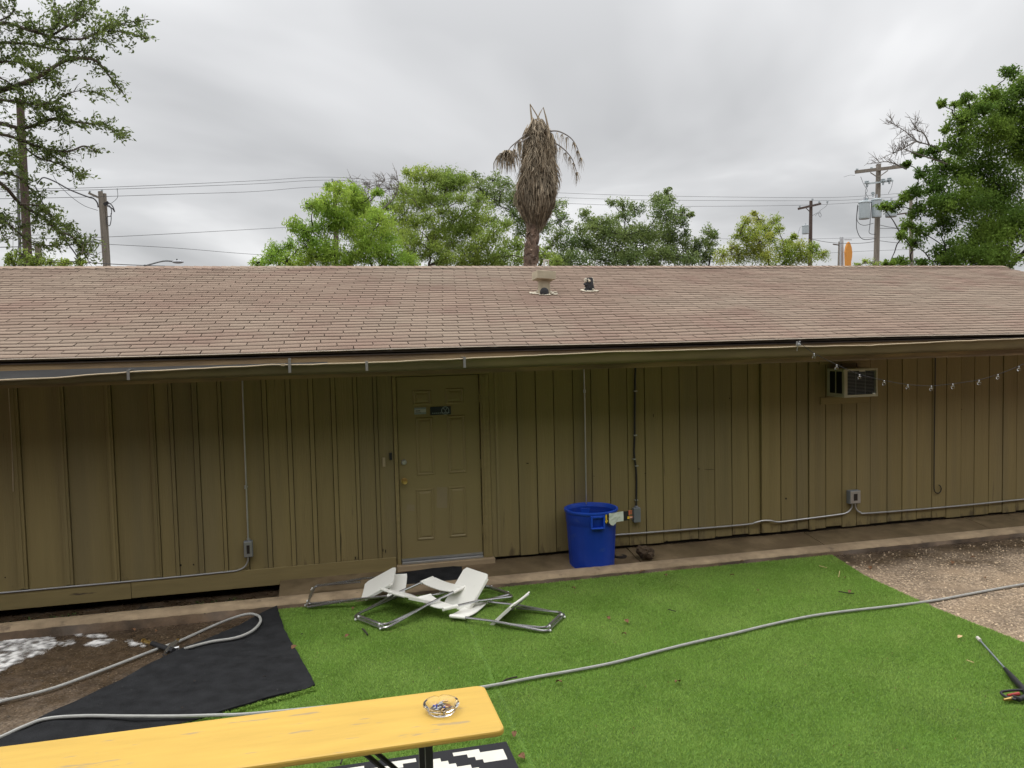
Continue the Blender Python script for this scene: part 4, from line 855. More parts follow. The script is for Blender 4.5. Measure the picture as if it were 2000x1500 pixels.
def flap():
    edge = FLAP
    import bmesh
    bm = bmesh.new(); xs = np.linspace(-2.7, -.05, 90); ys = np.linspace(-3.7, -.7, 100)
    out = []; n = len(edge)
    for i in range(n):
        a, b = edge[i], edge[(i+1) % n]; k = max(1, int(math.dist(a, b)/.05))
        for q in range(k): f = q/k; out.append((a[0]+(b[0]-a[0])*f+random.uniform(-.004, .004), a[1]+(b[1]-a[1])*f+random.uniform(-.004, .004)))
    z0 = -.036; mb = MB()
    def zf(x, y): 
        base = z0
        return base+.006*(1+math.sin(x*5+y*3))+.004*math.sin(y*9-x*4)+.003*math.sin(x*17+y*6)
    vs = [bm.verts.new((x, y, zf(x, y))) for x, y in out]; f = bm.faces.new(vs); bmesh.ops.triangulate(bm, faces=[f]); bmesh.ops.subdivide_edges(bm, edges=[e for e in bm.edges if e.calc_length() > .3], cuts=3, use_grid_fill=True)
    bmesh.ops.triangulate(bm, faces=bm.faces[:])
    for v in bm.verts: v.co.z = zf(v.co.x, v.co.y)
    r = bmesh.ops.extrude_face_region(bm, geom=bm.faces[:]); 
    for v in [g for g in r['geom'] if isinstance(g, bmesh.types.BMVert)]: v.co.z -= .012
    bmesh.ops.recalc_face_normals(bm, faces=bm.faces[:]); me = bpy.data.meshes.new('turf_flap'); bm.to_mesh(me); bm.free(); me.materials.append(MT['cloth'])
    tag(link('turf_flap', me), 'black backing of the turf corner folded over beside the wet ground', 'turf flap')
    # green fringe peeping from the cut edge of the flap
    pts = [(-.13, -2.70), (-.22, -2.745), (-.36, -2.80), (-.46, -2.83), (-.64, -2.91), (-1.0, -3.05)]
    c = []
    for (a, b) in zip(pts[:-1], pts[1:]):
        for k in range(420): f = random.random(); c.append((a[0]+(b[0]-a[0])*f+random.gauss(0, .008), a[1]+(b[1]-a[1])*f+random.gauss(0, .010)+.006, random.uniform(-.055, -.036)))
    V, F = leaf_quads(np.array(c), .03, .14); o = npmesh('turf_fringe', V, F, MT['blade']); o['kind'] = 'stuff'; o['label'] = 'green blade fringe showing under the cut edge of the folded black flap'
flap()
def foam():
    c = []; 
    def blobs(poly, n, rlo, rhi):
        us = [p[0] for p in poly]; vs = [p[1] for p in poly]; u = rng.uniform(min(us), max(us), n*4); v = rng.uniform(min(vs), max(vs), n*4); k = inside(poly, u, v); u = u[k][:n]; v = v[k][:n]
        for a, b in zip(u, v):
            q = .5+.5*math.sin(a*.021+b*.05)*math.sin(a*.047-b*.031+1.3)
            if random.random() < .25+.8*q: c.append((hz(a, b), random.uniform(rlo, rhi)*(.55+.5*q)))
            else:
                for _ in range(3): c.append((hz(a+random.gauss(0, 14), b+random.gauss(0, 5)), random.uniform(.003, .007)))
    blobs([(-200, 520), (120, 515), (330, 495), (350, 560), (250, 600), (90, 660), (0, 720), (-200, 800)], 900, .008, .022)
    blobs([(0, 545), (170, 490), (230, 455), (215, 500), (120, 520)], 40, .006, .015)
    blobs([(330, 540), (440, 515), (470, 545), (380, 560)], 26, .006, .015)
    blobs([(460, 480), (560, 492), (640, 480), (650, 510), (600, 505), (480, 498)], 46, .007, .015)
    blobs([(520, 545), (560, 530), (640, 515), (700, 518), (640, 545), (600, 560), (540, 560)], 60, .008, .017)
    blobs([(775, 520), (880, 548), (890, 562), (820, 550)], 36, .005, .011)
    blobs([(-100, 850), (60, 875), (30, 905), (-100, 915)], 26, .006, .013); blobs([(-60, 1150), (30, 1135), (40, 1150), (-60, 1175)], 14, .006, .012)
    # a film of suds: a thin bumpy sheet, dense in the middle of each streak and broken at its rim
    P = np.array([(p.x, p.y, r) for p, r in c]); st = .011; x0, x1, y0, y1 = P[:, 0].min()-.1, min(P[:, 0].max(), -.9)+.1, P[:, 1].min()-.1, P[:, 1].max()+.1
    nx, ny = int((x1-x0)/st), int((y1-y0)/st); D = np.zeros((ny+1, nx+1))
    ix = np.clip(((P[:, 0]-x0)/st).astype(int), 0, nx); iy = np.clip(((P[:, 1]-y0)/st).astype(int), 0, ny); np.add.at(D, (iy, ix), P[:, 2]*90)
    for _ in range(5):
        Q = np.pad(D, 1); D = (Q[1:-1, 1:-1]*2+Q[:-2, 1:-1]+Q[2:, 1:-1]+Q[1:-1, :-2]+Q[1:-1, 2:])/6
    D = np.clip(D*2.2, 0, 1); idx = -np.ones(D.shape, int); V = []; A = []
    for a in range(ny+1):
        for b in range(nx+1):
            if D[a, b] > .03: idx[a, b] = len(V); x = x0+b*st; V.append((x, y0+a*st, gz(x)+.007+.006*D[a, b]**.7+random.uniform(0, .004)*D[a, b])); A.append(D[a, b])
    F = [(idx[a, b], idx[a, b+1], idx[a+1, b+1], idx[a+1, b]) for a in range(ny) for b in range(nx) if min(idx[a, b], idx[a, b+1], idx[a+1, b+1], idx[a+1, b]) >= 0]
    o = npmesh('soap_foam', V, F, MT['foam'], smooth=True); at = o.data.attributes.new('suds', 'FLOAT', 'POINT'); at.data.foreach_set('value', np.array(A, np.float32))
    nt = MT['foam'].node_tree; N = nt.nodes.new; L = nt.links.new; an = N('ShaderNodeAttribute'); an.attribute_name = 'suds'; tc = N('ShaderNodeTexCoord'); nn = N('ShaderNodeTexNoise'); nn.inputs['Scale'].default_value = 34; nn.inputs['Detail'].default_value = 8; L(tc.outputs['Object'], nn.inputs['Vector'])
    ad = N('ShaderNodeMath'); ad.operation = 'ADD'; L(an.outputs['Fac'], ad.inputs[0]); L(nn.outputs['Fac'], ad.inputs[1]); mr = N('ShaderNodeMapRange'); L(ad.outputs[0], mr.inputs[0]); mr.inputs[1].default_value = .52; mr.inputs[2].default_value = 1.5
    L(mr.outputs[0], nt.nodes['Principled BSDF'].inputs['Alpha'])
    o['kind'] = 'stuff'; o['label'] = 'white soap foam spread in streaks over the wet ground at the left'
foam()

# ------------------------------------------------------------------ yellow table, ashtray, rug
def table():
    z1 = .70; th = .030; x0, x1, y0, y1 = -1.78, .762, -5.145, -4.645
    t = thing('beer_table', 'long narrow table with a worn bright yellow top and black folding legs', 'table', (-.5, -4.9, TZ))
    mb = MB(); r = .045; out = []
    for cx, cy, a0 in ((x1-r, y1-r, 0), (x0+r, y1-r, 90), (x0+r, y0+r, 180), (x1-r, y0+r, 270)):
        for k in range(7): a = math.radians(a0+90*k/6); out.append((cx+r*math.cos(a), cy+r*math.sin(a), z1))
    mb.poly(out, th); mb.build('tabletop', MT['table'], t, bevel=.009)
    for cx in (.42, -1.40):
        for y in (-4.76, -5.03):
            mb = MB(); mb.box(cx-.017, cx+.017, y-.017, y+.017, TZ, z1-th-.005); mb.build('leg', MT['blackmetal'], t)
        mb = MB(); mb.box(cx-.015, cx+.015, -5.012, -4.778, .12, .15); mb.box(cx-.015, cx+.015, -5.012, -4.778, .60, .63); mb.build('crossbar', MT['blackmetal'], t)
        d = -1 if cx > 0 else 1; mb = MB()
        for y in (-4.84, -4.95): mb.tube([(cx+d*.02, y, .30), (cx+d*.36, y, z1-th-.01)], .012, 6)
        mb.build('brace', MT['blackmetal'], t)
    mb = MB(); mb.box(-1.45, .47, -4.93, -4.86, z1-th-.022, z1-th-.001); mb.build('rail', MT['blackmetal'], t)
    # ashtray
    c = Vector(((G(820, 1385, z1).x+G(902, 1385, z1).x)/2, G(861, 1383, z1+.015).y, z1+.0005)); R = .090*(G(902, 1385, z1)-G(820, 1385, z1)).length/.21
    a = thing('ashtray', 'round clear glass ashtray full of stubs on the yellow table', 'ashtray', c)
    prof = [(.0, 0), (R*.74, 0), (R*.80, .006), (R*.92, .024), (R, .036), (R*.985, .041), (R*.86, .041), (R*.72, .028), (R*.58, .012), (R*.30, .009), (0, .009)]
    seg = 64; vs = []; fs = []
    for i, (r, z) in enumerate(prof):
        for k in range(seg):
            an = 2*math.pi*k/seg; w = max(0, math.cos(an*4))**14 if 4 <= i <= 7 else 0; vs.append((c.x+r*math.cos(an), c.y+r*math.sin(an), c.z+z-.009*w))
    for i in range(len(prof)-1):
        for k in range(seg): fs.append((i*seg+k, i*seg+(k+1) % seg, (i+1)*seg+(k+1) % seg, (i+1)*seg+k))
    mb = MB(); mb.add(vs, fs); mb.build('dish', MT['glass'], a, smooth=True)
    mb = MB(); mb.lathe([(0, .0105), (R*.52, .0115), (R*.58, .0150), (R*.50, .0165), (0, .0155)], c, 24); mb.build('ash_bed', MT['ash'], a)
    mb = MB(); mb.sphere(c+Vector((R*.34, R*.1, .014)), R*.22, 10, 6, (1, 1.2, .3)); mb.build('dregs', MT['amber'], a)
    kinds = [('butt', 'stubbed cigarette end in the glass ashtray'), ('signwhite', 'stubbed cigarette end in the glass ashtray'), ('ash', 'burnt match end in the glass ashtray'), ('bluebit', 'crumpled blue scrap in the glass ashtray')]
    for k in range(22):
        an = random.uniform(0, 6.28); r = R*.48*math.sqrt(random.random()); p = c+Vector((r*math.cos(an), r*math.sin(an), .020+random.uniform(0, .012))); d = Vector((random.uniform(-1, 1), random.uniform(-1, 1), random.uniform(-.15, .25))).normalized()*random.uniform(.009, .015)
        kk = [0, 1, 1, 2, 0, 1, 3][k % 7]; mb = MB(); mb.tube([p-d, p, p+d], [.0038, .0042, .0036] if kk != 2 else .0018, 7)
        o = mb.build(('cigarette_butt', 'cigarette_butt', 'burnt_match', 'paper_scrap')[kk], MT[kinds[kk][0]]); tag(o, kinds[kk][1], ('cigarette butt', 'cigarette butt', 'match', 'paper scrap')[kk], ('cigarette ends in the ashtray', 'cigarette ends in the ashtray', 'burnt matches in the ashtray', 'blue scraps in the ashtray')[kk])
table()
def rug():
    x1, y1 = 1.045, -3.875; x0, y0 = -.80, -6.2; z = -.030; s = .0205; nx = int((x1-x0)/s); ny = int((y1-y0)/s); mb = MB()
    def white(i, j):
        if i < 2 or j < 2 or i >= nx-2 or j >= ny-2: return False
        a = ((i-5) % 34); zig = (a if a < 17 else 34-a)//2*2 * .75
        b = (j//2*2+zig-4) % 12
        return b < 6
    V = [(x1-i*s, y1-j*s, z) for j in range(ny+1) for i in range(nx+1)]
    F = [(j*(nx+1)+i, (j+1)*(nx+1)+i, (j+1)*(nx+1)+i+1, j*(nx+1)+i+1) for j in range(ny) for i in range(nx)]; mi = [1 if white(i, j) else 0 for j in range(ny) for i in range(nx)]
    mb.add(V, F); mb.m = mi; xe, ye = x1-nx*s, y1-ny*s
    mb.cur = 0; mb.add([(x1, y1, z), (xe, y1, z), (xe, ye, z), (x1, ye, z), (x1, y1, z-.012), (xe, y1, z-.012), (xe, ye, z-.012), (x1, ye, z-.012)], [(0, 1, 5, 4), (1, 2, 6, 5), (2, 3, 7, 6), (3, 0, 4, 7), (7, 6, 5, 4)])
    tag(mb.build('outdoor_rug', [MT['rugblack'], MT['rugwhite']]), 'flat woven rug in black and white stepped zigzags under the yellow table', 'rug')
rug()

# ------------------------------------------------------------------ fallen leaves and twigs
def litter():
    V, F = [], []
    def leafmesh(nm, L, m):
        mb = MB(); n = 6; vs = []
        for i in range(n+1):
            t = i/n; w = L*.30*math.sin(math.pi*t)**.8; z = .012*math.sin(t*3)+.002
            vs += [(L*(t-.5), -w, z+.006*random.random()+.006), (L*(t-.5), 0, z), (L*(t-.5), w, z+.006*random.random()+.004)]
        fs = [(i*3+j, (i+1)*3+j, (i+1)*3+j+1, i*3+j+1) for i in range(n) for j in range(2)]; mb.add(vs, fs)
        me = bpy.data.meshes.new(nm); me.from_pydata([tuple(v) for v in mb.v], [], mb.f); me.materials.append(MT[m]); return me
    brown = [leafmesh('dry_leaf', l, 'deadleaf') for l in (.055, .07, .045)]; pale = leafmesh('pale_leaf', .06, 'paleleaf'); dark = leafmesh('dark_leaf', .05, 'iron')
    B = [(678, 1244), (650, 1174), (690, 1190), (1189, 1209), (1224, 1215), (1219, 1240), (1092, 1334), (574, 1266), (1450, 1098), (1300, 1125), (1255, 1118), (1480, 1155), (1150, 1114), (1324, 1334), (1430, 1125), (1005, 1436), (752, 1222), (1120, 1150), (1660, 1157), (1020, 1480), (1650, 1130)]
    for i, (u, v) in enumerate(B):
        p = gp(u, v, .018, -.058) if u > 545 else gp(u, v, .02); o = bpy.data.objects.new('dry_leaf', brown[i % 3]); COL.objects.link(o); o.location = p; o.rotation_euler = (random.uniform(-.3, .3), random.uniform(-.3, .3), random.uniform(0, 6)); tag(o, 'small curled dry brown leaf lying on the green turf', 'leaf', 'brown leaves on the turf')
    for i, (u, v) in enumerate([(286, 1223), (305, 1235), (260, 1232), (1860, 1100), (1780, 1115), (1900, 1090), (1700, 1110), (1925, 1130)]):
        p = gp(u, v, .012); o = bpy.data.objects.new('dry_leaf', brown[(i+1) % 3]); COL.objects.link(o); o.location = p; o.rotation_euler = (random.uniform(-.3, .3), random.uniform(-.3, .3), random.uniform(0, 6)); tag(o, 'small dry brown leaf lying on the bare gritty ground', 'leaf', 'brown leaves on the bare ground')
    for i, (u, v) in enumerate([(380, 1332), (400, 1200), (516, 1323), (355, 1384), (500, 1180), (590, 1240)]):
        p = G(u, v, -.014) if u < 560 else gp(u, v, .018, -.05); o = bpy.data.objects.new('dark_leaf', dark); COL.objects.link(o); o.location = p; o.scale = (.5, .5, .6); o.rotation_euler = (0, random.uniform(-.2, .2), random.uniform(0, 6)); tag(o, 'tiny dark leaf scrap lying on the black turf backing' if u < 560 else 'dark leaf lying just right of the black flap edge', 'leaf', 'leaf scraps on the black backing' if u < 560 else None)
    p = G(1875, 1246, -.04); o = bpy.data.objects.new('pale_leaf', pale); COL.objects.link(o); o.location = p; o.rotation_euler = (.1, -.1, .3); tag(o, 'pale tan leaf on the turf just left of the black wand tip', 'leaf')
    p = G(572, 1264, -.03)
    def twig(pts, lab, r=.004, m='iron'):
        mb = MB(); mb.tube(smoothpath([G(u, v, -.035) for u, v in pts], 4), [r]*((len(pts)-1)*4+1), 6); tag(mb.build('twig', MT[m]), lab, 'twig')
    twig([(978, 1336), (984, 1330), (992, 1326), (1010, 1322)], 'forked dark twig beside the hose at the table end', .006); twig([(708, 1228), (714, 1234), (718, 1240)], 'short dark twig by the left chair foot', .008)
    twig([(1888, 1289), (1896, 1292), (1902, 1294)], 'short pale straw on the turf left of the wand', .003, 'paleleaf'); twig([(1638, 1155), (1655, 1158), (1668, 1159)], 'thin dark twig on the turf near the gravel edge', .005)
    twig([(1640, 1115), (1638, 1127)], 'pale straw standing out near the turf corner', .003, 'paleleaf'); twig([(1600, 1105), (1615, 1109)], 'pale straw lying near the kerb end of the turf', .003, 'paleleaf')
    twig([(1305, 1190), (1320, 1194)], 'tiny dark twig in the middle of the turf', .004); twig([(665, 1492), (669, 1481)], 'dark twig under the front edge of the yellow table', .005)
    # crumbs scattered in turf, too many and too small to count
    n = 700; x = rng.uniform(-.2, 5.2, n); y = rng.uniform(-4.8, -.8, n); k = inside(TURF, x, y); c = np.stack([x[k], y[k], np.full(k.sum(), -.042)], 1); V, F = leaf_quads(c, .011, .5, up=2); o = npmesh('leaf_crumbs', V, F, MT['deadleaf']); o['kind'] = 'stuff'; o['label'] = 'tiny brown crumbs of leaf scattered through the green turf'
litter()

# ------------------------------------------------------------------ trees
def dist_at(u, v, Y): return (W(u, v, Y)-CAM_POS).dot(_f)
def limb(mb, a, b, r0, r1, seg=6, wig=.12, n=6, sag=0.0):
    a, b = Vector(a), Vector(b); L = (b-a).length; pts = []
    for i in range(n+1):
        t = i/n; q = a.lerp(b, t); k = math.sin(math.pi*t)*wig*L
        pts.append(q+Vector((random.uniform(-1, 1)*k*.5, random.uniform(-1, 1)*k*.5, random.uniform(-.4, .4)*k+sag*L*math.sin(math.pi*t))))
    P = smoothpath(pts, 3); rs = [r0+(r1-r0)*i/(len(P)-1) for i in range(len(P))]; mb.tube(P, rs, seg); return P
def tree(name, label, cat, Y, base_u, clumps, leaf, lsize, dens, bark='bark', fork=2.2, trunk_r=.16, group=None, droop=.3, aspect=.42, lean=0.0, sub=9, spread=.30, depth=.8, twigs=6, limbs=1.0):
    base = W(base_u, 560, Y); base.z = -.1; d0 = dist_at(base_u, 450, Y)
    t = thing(name, label, cat, base, group)
    C = []
    for c in clumps:
        u, v, r = c[:3]; R = r*d0/FPX; dy = c[3] if len(c) > 3 else random.uniform(-1, 1)*depth; C.append((W(u, v, Y+dy), R))
    mb = MB(); forkp = base+Vector((lean, 0, fork)); P = limb(mb, base, forkp, trunk_r*1.25, trunk_r, 9, .03, 5)
    nodes = [(forkp, trunk_r*.8)]
    order = sorted(C, key=lambda c: (c[0]-forkp).length)
    for k, (c, R) in enumerate(order):
        if random.random() > limbs: continue
        # grow from the nearest existing node that lies lower / nearer the fork
        best = min(nodes, key=lambda q: (q[0]-c).length+.35*(q[0]-forkp).length); r0 = max(.018, min(best[1]*.8, .012+.016*(best[0]-c).length+trunk_r*.30)); r1 = max(.008, r0*.4)
        P = limb(mb, best[0], c, r0, r1, 6, .14, 5, sag=.05); nodes.append((Vector(P[-1]), r1)); nodes.append((Vector(P[len(P)//2]), (r0+r1)/2))
    cen = []; rad = []
    for c, R in C:
        m = int(sub*1.5); p = rng.normal(size=(m, 3)); p /= np.linalg.norm(p, axis=1)[:, None]; p *= (.25+.78*rng.random((m, 1))**.6)*R; p[:, 1] *= 1.1; p[:, 2] *= .85
        for q in p:
            s = c+Vector(q); cen.append(s); rad.append(R*spread*random.uniform(.9, 1.5))
            if random.random() < twigs/10: mb.tube([c, c.lerp(s, .5)+Vector((random.uniform(-.1, .1)*R, random.uniform(-.1, .1)*R, .06*R)), s+Vector((q[0]*.15, q[1]*.15, q[2]*.15))], [.012, .008, .004], 4, cap=False)
    mb.build('trunk', MT[bark], t, smooth=True)
    cen = np.array(cen); rad = np.array(rad); n = np.maximum(14, (5.8*dens*rad**2/(lsize**2*aspect)).astype(int))
    idx = np.repeat(np.arange(len(cen)), n); o = rng.normal(size=(len(idx), 3)); ln = np.linalg.norm(o, axis=1)[:, None]; o = o/ln*np.minimum(ln, 2.9)*rad[idx][:, None]*.70; o[:, 2] *= .75
    V, F = leaf_quads(cen[idx]+o, lsize*.78, aspect, up=1.6, droop=droop)
    npmesh('crown', V, F, MT[leaf], t)
    return t, C, d0
TG = 'trees behind the building'
T1 = [(665, 435, 22), (600, 480, 22), (640, 480, 22), (685, 440, 20), (720, 480, 26), (680, 512, 20), (560, 512, 18), (643, 364, 10), (662, 377, 22), (689, 383, 24), (609, 405, 17), (641, 405, 28), (679, 411, 34), (700, 400, 28), (736, 377, 11), (727, 417, 22), (575, 441, 18), (609, 453, 26), (641, 443, 20), (742, 434, 30), (708, 462, 34), (755, 462, 30), (546, 491, 22), (567, 478, 14), (508, 512, 15), (590, 508, 26), (622, 505, 26), (653, 500, 26), (698, 495, 28), (735, 495, 26), (765, 500, 28), (793, 510, 24), (530, 506, 18)]
t1, _, _ = tree('mesquite_tree', 'bright lime green tree with drooping foliage at the left of the row', 'tree', 12.5, 722, T1, 'leaf_lime', .115, 1.9, 'darkbark', 2.6, .20, TG, droop=.9, aspect=.30, sub=13, spread=.34)
T2 = [(796, 337, 11), (820, 342, 22), (852, 342, 17), (884, 350, 26), (903, 360, 23), (788, 374, 18), (809, 379, 24), (759, 400, 17), (788, 400, 26), (817, 400, 22), (852, 364, 26), (836, 387, 20), (868, 390, 20), (873, 363, 24), (932, 395, 21), (900, 387, 15), (865, 414, 16), (892, 427, 26), (924, 425, 26), (956, 427, 24), (855, 451, 24), (884, 448, 22), (908, 446, 20), (804, 470, 24), (852, 467, 18), (881, 478, 30), (940, 486, 32), (908, 499, 26), (860, 516, 17), (900, 516, 18), (948, 510, 24), (988, 483, 24), (1012, 478, 18), (980, 502, 18), (1004, 510, 22), (770, 440, 24), (785, 456, 22), (814, 440, 22), (838, 425, 20), (842, 490, 20), (870, 505, 22), (800, 500, 22), (925, 456, 22), (965, 456, 20), (985, 440, 18), (930, 512, 20), (972, 512, 20), (1060, 500, 20), (1085, 512, 14), (830, 500, 16)]
tree('spreading_tree', 'tallest green tree with grey limbs and gaps in its crown left of the palm', 'tree', 15.5, 818, T2, 'leaf_mid', .115, 1.85, 'bark', 3.2, .26, TG, droop=.8, aspect=.32, sub=12, spread=.34, depth=1.2)
T2b = [(1015, 455, 20), (1110, 512, 18), (945, 380, 16), (1010, 385, 18), (929, 352, 18), (934, 366, 20), (964, 353, 18), (977, 374, 26), (988, 360, 18), (964, 393, 20), (998, 393, 24), (1004, 422, 20), (1030, 400, 20), (1030, 440, 22), (1085, 405, 22), (1102, 428, 19), (1095, 458, 23), (1075, 480, 20), (1084, 505, 20), (1060, 440, 22), (1106, 490, 18)]
tree('oak_tree', 'darker oak with airy crown standing directly behind the dead palm', 'tree', 19.0, 990, T2b, 'leaf_dark', .105, 1.55, 'darkbark', 3.6, .22, TG, droop=.2, aspect=.5, sub=13, spread=.30, depth=1.2)
T3 = [(1100, 512, 20), (1140, 470, 20), (1180, 460, 20), (1220, 462, 22), (1280, 462, 22), (1232, 498, 24), (1290, 498, 24), (1345, 505, 18), (1144, 415, 12), (1151, 434, 20), (1134, 449, 13), (1194, 396, 9), (1216, 402, 15), (1241, 410, 18), (1216, 422, 16), (1303, 374, 10), (1284, 389, 14), (1307, 391, 15), (1294, 408, 24), (1333, 416, 13), (1348, 420, 7), (1303, 428, 24), (1329, 434, 14), (1186, 434, 20), (1167, 449, 23), (1196, 457, 23), (1235, 457, 26), (1264, 449, 26), (1303, 453, 23), (1338, 455, 12), (1118, 473, 20), (1157, 480, 28), (1206, 480, 28), (1255, 480, 30), (1303, 480, 26), (1338, 480, 18), (1128, 506, 26), (1177, 508, 28), (1225, 508, 28), (1274, 508, 28), (1323, 508, 20)]
tree('oak_tree', 'dark green oak with a ragged peaked top right of the palm and the roof vents', 'tree', 17.0, 1240, T3, 'leaf_dark', .10, 1.9, 'darkbark', 3.0, .22, TG, droop=.2, aspect=.5, sub=13, spread=.32, depth=1.2)
T4 = [(1383, 452, 13), (1395, 461, 11), (1370, 472, 13), (1387, 480, 14), (1356, 482, 12), (1362, 500, 18), (1387, 504, 19)]
tree('oak_tree', 'small dark green tree between the peaked oak and the yellow green shrub', 'tree', 17.5, 1376, T4, 'leaf_dark', .10, 1.9, 'darkbark', 3.6, .10, TG, droop=.2, aspect=.5, sub=13, spread=.34, depth=.5)
T5 = [(1473, 417, 6), (1460, 429, 12), (1484, 429, 14), (1514, 430, 12), (1449, 443, 12), (1470, 450, 18), (1495, 450, 18), (1521, 446, 12), (1444, 459, 12), (1460, 466, 18), (1484, 469, 20), (1508, 464, 16), (1428, 485, 15), (1412, 501, 17), (1444, 496, 24), (1476, 496, 26), (1540, 472, 13), (1551, 462, 7), (1532, 488, 22), (1556, 488, 22), (1588, 482, 13), (1580, 496, 22), (1607, 499, 13), (1500, 507, 20), (1540, 507, 22)]
tree('leafy_shrub', 'tall yellow green shrub with upright shoots left of the small far pole', 'shrub', 14.0, 1490, T5, 'leaf_yel', .095, 1.5, 'bark', 3.2, .08, TG, droop=-.5, aspect=.34, sub=14, spread=.32, depth=.6)
T6 = [(1970, 140, 14), (1998, 165, 26), (1935, 187, 18), (1890, 192, 13), (1840, 203, 8), (1868, 205, 12), (1910, 215, 27), (1960, 210, 38), (2015, 230, 45), (1880, 240, 23), (1850, 252, 10), (1920, 265, 42), (1980, 290, 50), (1872, 285, 26), (1825, 300, 15), (1796, 300, 9), (1850, 330, 26), (1900, 330, 44), (1800, 337, 13), (1770, 320, 8), (1822, 365, 24), (1785, 375, 17), (1765, 387, 11), (1750, 405, 13), (1725, 405, 10), (1960, 370, 50), (1880, 390, 42), (1832, 402, 26), (1792, 412, 17), (1930, 430, 48), (1770, 440, 14), (1800, 450, 17), (1842, 440, 20), (1985, 440, 45), (1762, 460, 9), (1786, 477, 13), (1900, 472, 38), (1850, 492, 26), (1960, 490, 45), (1900, 512, 38), (1842, 515, 18), (1800, 512, 12), (1760, 513, 15), (1737, 515, 9), (2060, 300, 60), (2060, 420, 60), (2060, 200, 50)]
t6, C6, d6 = tree('hackberry_tree', 'big dense dark green tree filling the right edge above the roof end', 'tree', 9.5, 2010, T6, 'leaf_deep', .105, 3.3, 'darkbark', 2.8, .30, TG, droop=.4, aspect=.48, sub=15, spread=.30, depth=1.0)
def bare(parent, Y, lines, name='bare_branch'):
    mb = MB()
    for ln in lines:
        P = smoothpath([W(u, v, Y) for u, v in ln], 4); n = len(P); mb.tube(P, [.022-.017*i/(n-1) for i in range(n)], 5)
        for k in range(n*2):
            i = random.randrange(n//4, n); d = Vector((random.uniform(-1, .4), random.uniform(-.5, .5), random.uniform(-.35, 1))).normalized()*random.uniform(.12, .42); q = P[i]
            mid = q+d*.5+Vector((0, 0, random.uniform(-.04, .04))); mb.tube([q, mid, q+d], [.008, .006, .003], 4, cap=False)
            for _ in range(2): mb.tube([mid, mid+Vector((random.uniform(-.16, .1), random.uniform(-.1, .1), random.uniform(-.06, .16)))], [.005, .0025], 4, cap=False)
    mb.build(name, MT['twig'], parent)
bare(t6, 9.5, [[(1870, 300), (1815, 283), (1790, 275), (1770, 258), (1752, 246), (1738, 240)], [(1815, 283), (1805, 262), (1790, 252), (1788, 235)], [(1850, 320), (1790, 300), (1760, 290), (1752, 300)], [(1790, 275), (1760, 292), (1745, 300)], [(1770, 330), (1735, 316), (1700, 320)]])
bare(t1, 13.0, [[(712, 425), (720, 405), (716, 385), (722, 365), (712, 352)], [(720, 395), (735, 380), (742, 362), (752, 352)], [(716, 385), (700, 372), (692, 358)], [(735, 380), (750, 374), (764, 366)], [(745, 410), (768, 388), (778, 366), (776, 345)]])
T8 = [(22, 505, 14), (45, 497, 16), (70, 508, 16), (95, 512, 14), (30, 518, 14), (125, 515, 12), (155, 512, 10), (60, 520, 16)]
tree('leafy_shrub', 'pale green shrub just above the roof ridge at the far left', 'shrub', 8.5, 60, T8, 'leaf_mid', .07, 1.6, 'bark', 3.0, .06, TG, aspect=.5, sub=12, depth=.4)
T9 = [(1690, 512, 8), (1702, 514, 9), (1676, 517, 7), (1722, 516, 8)]
tree('leafy_shrub', 'low green shrub tips at the foot of the pole with three transformers', 'shrub', 20.0, 1695, T9, 'leaf_mid', .08, 1.3, 'bark', 3.6, .05, TG, aspect=.5, sub=10, depth=.3)

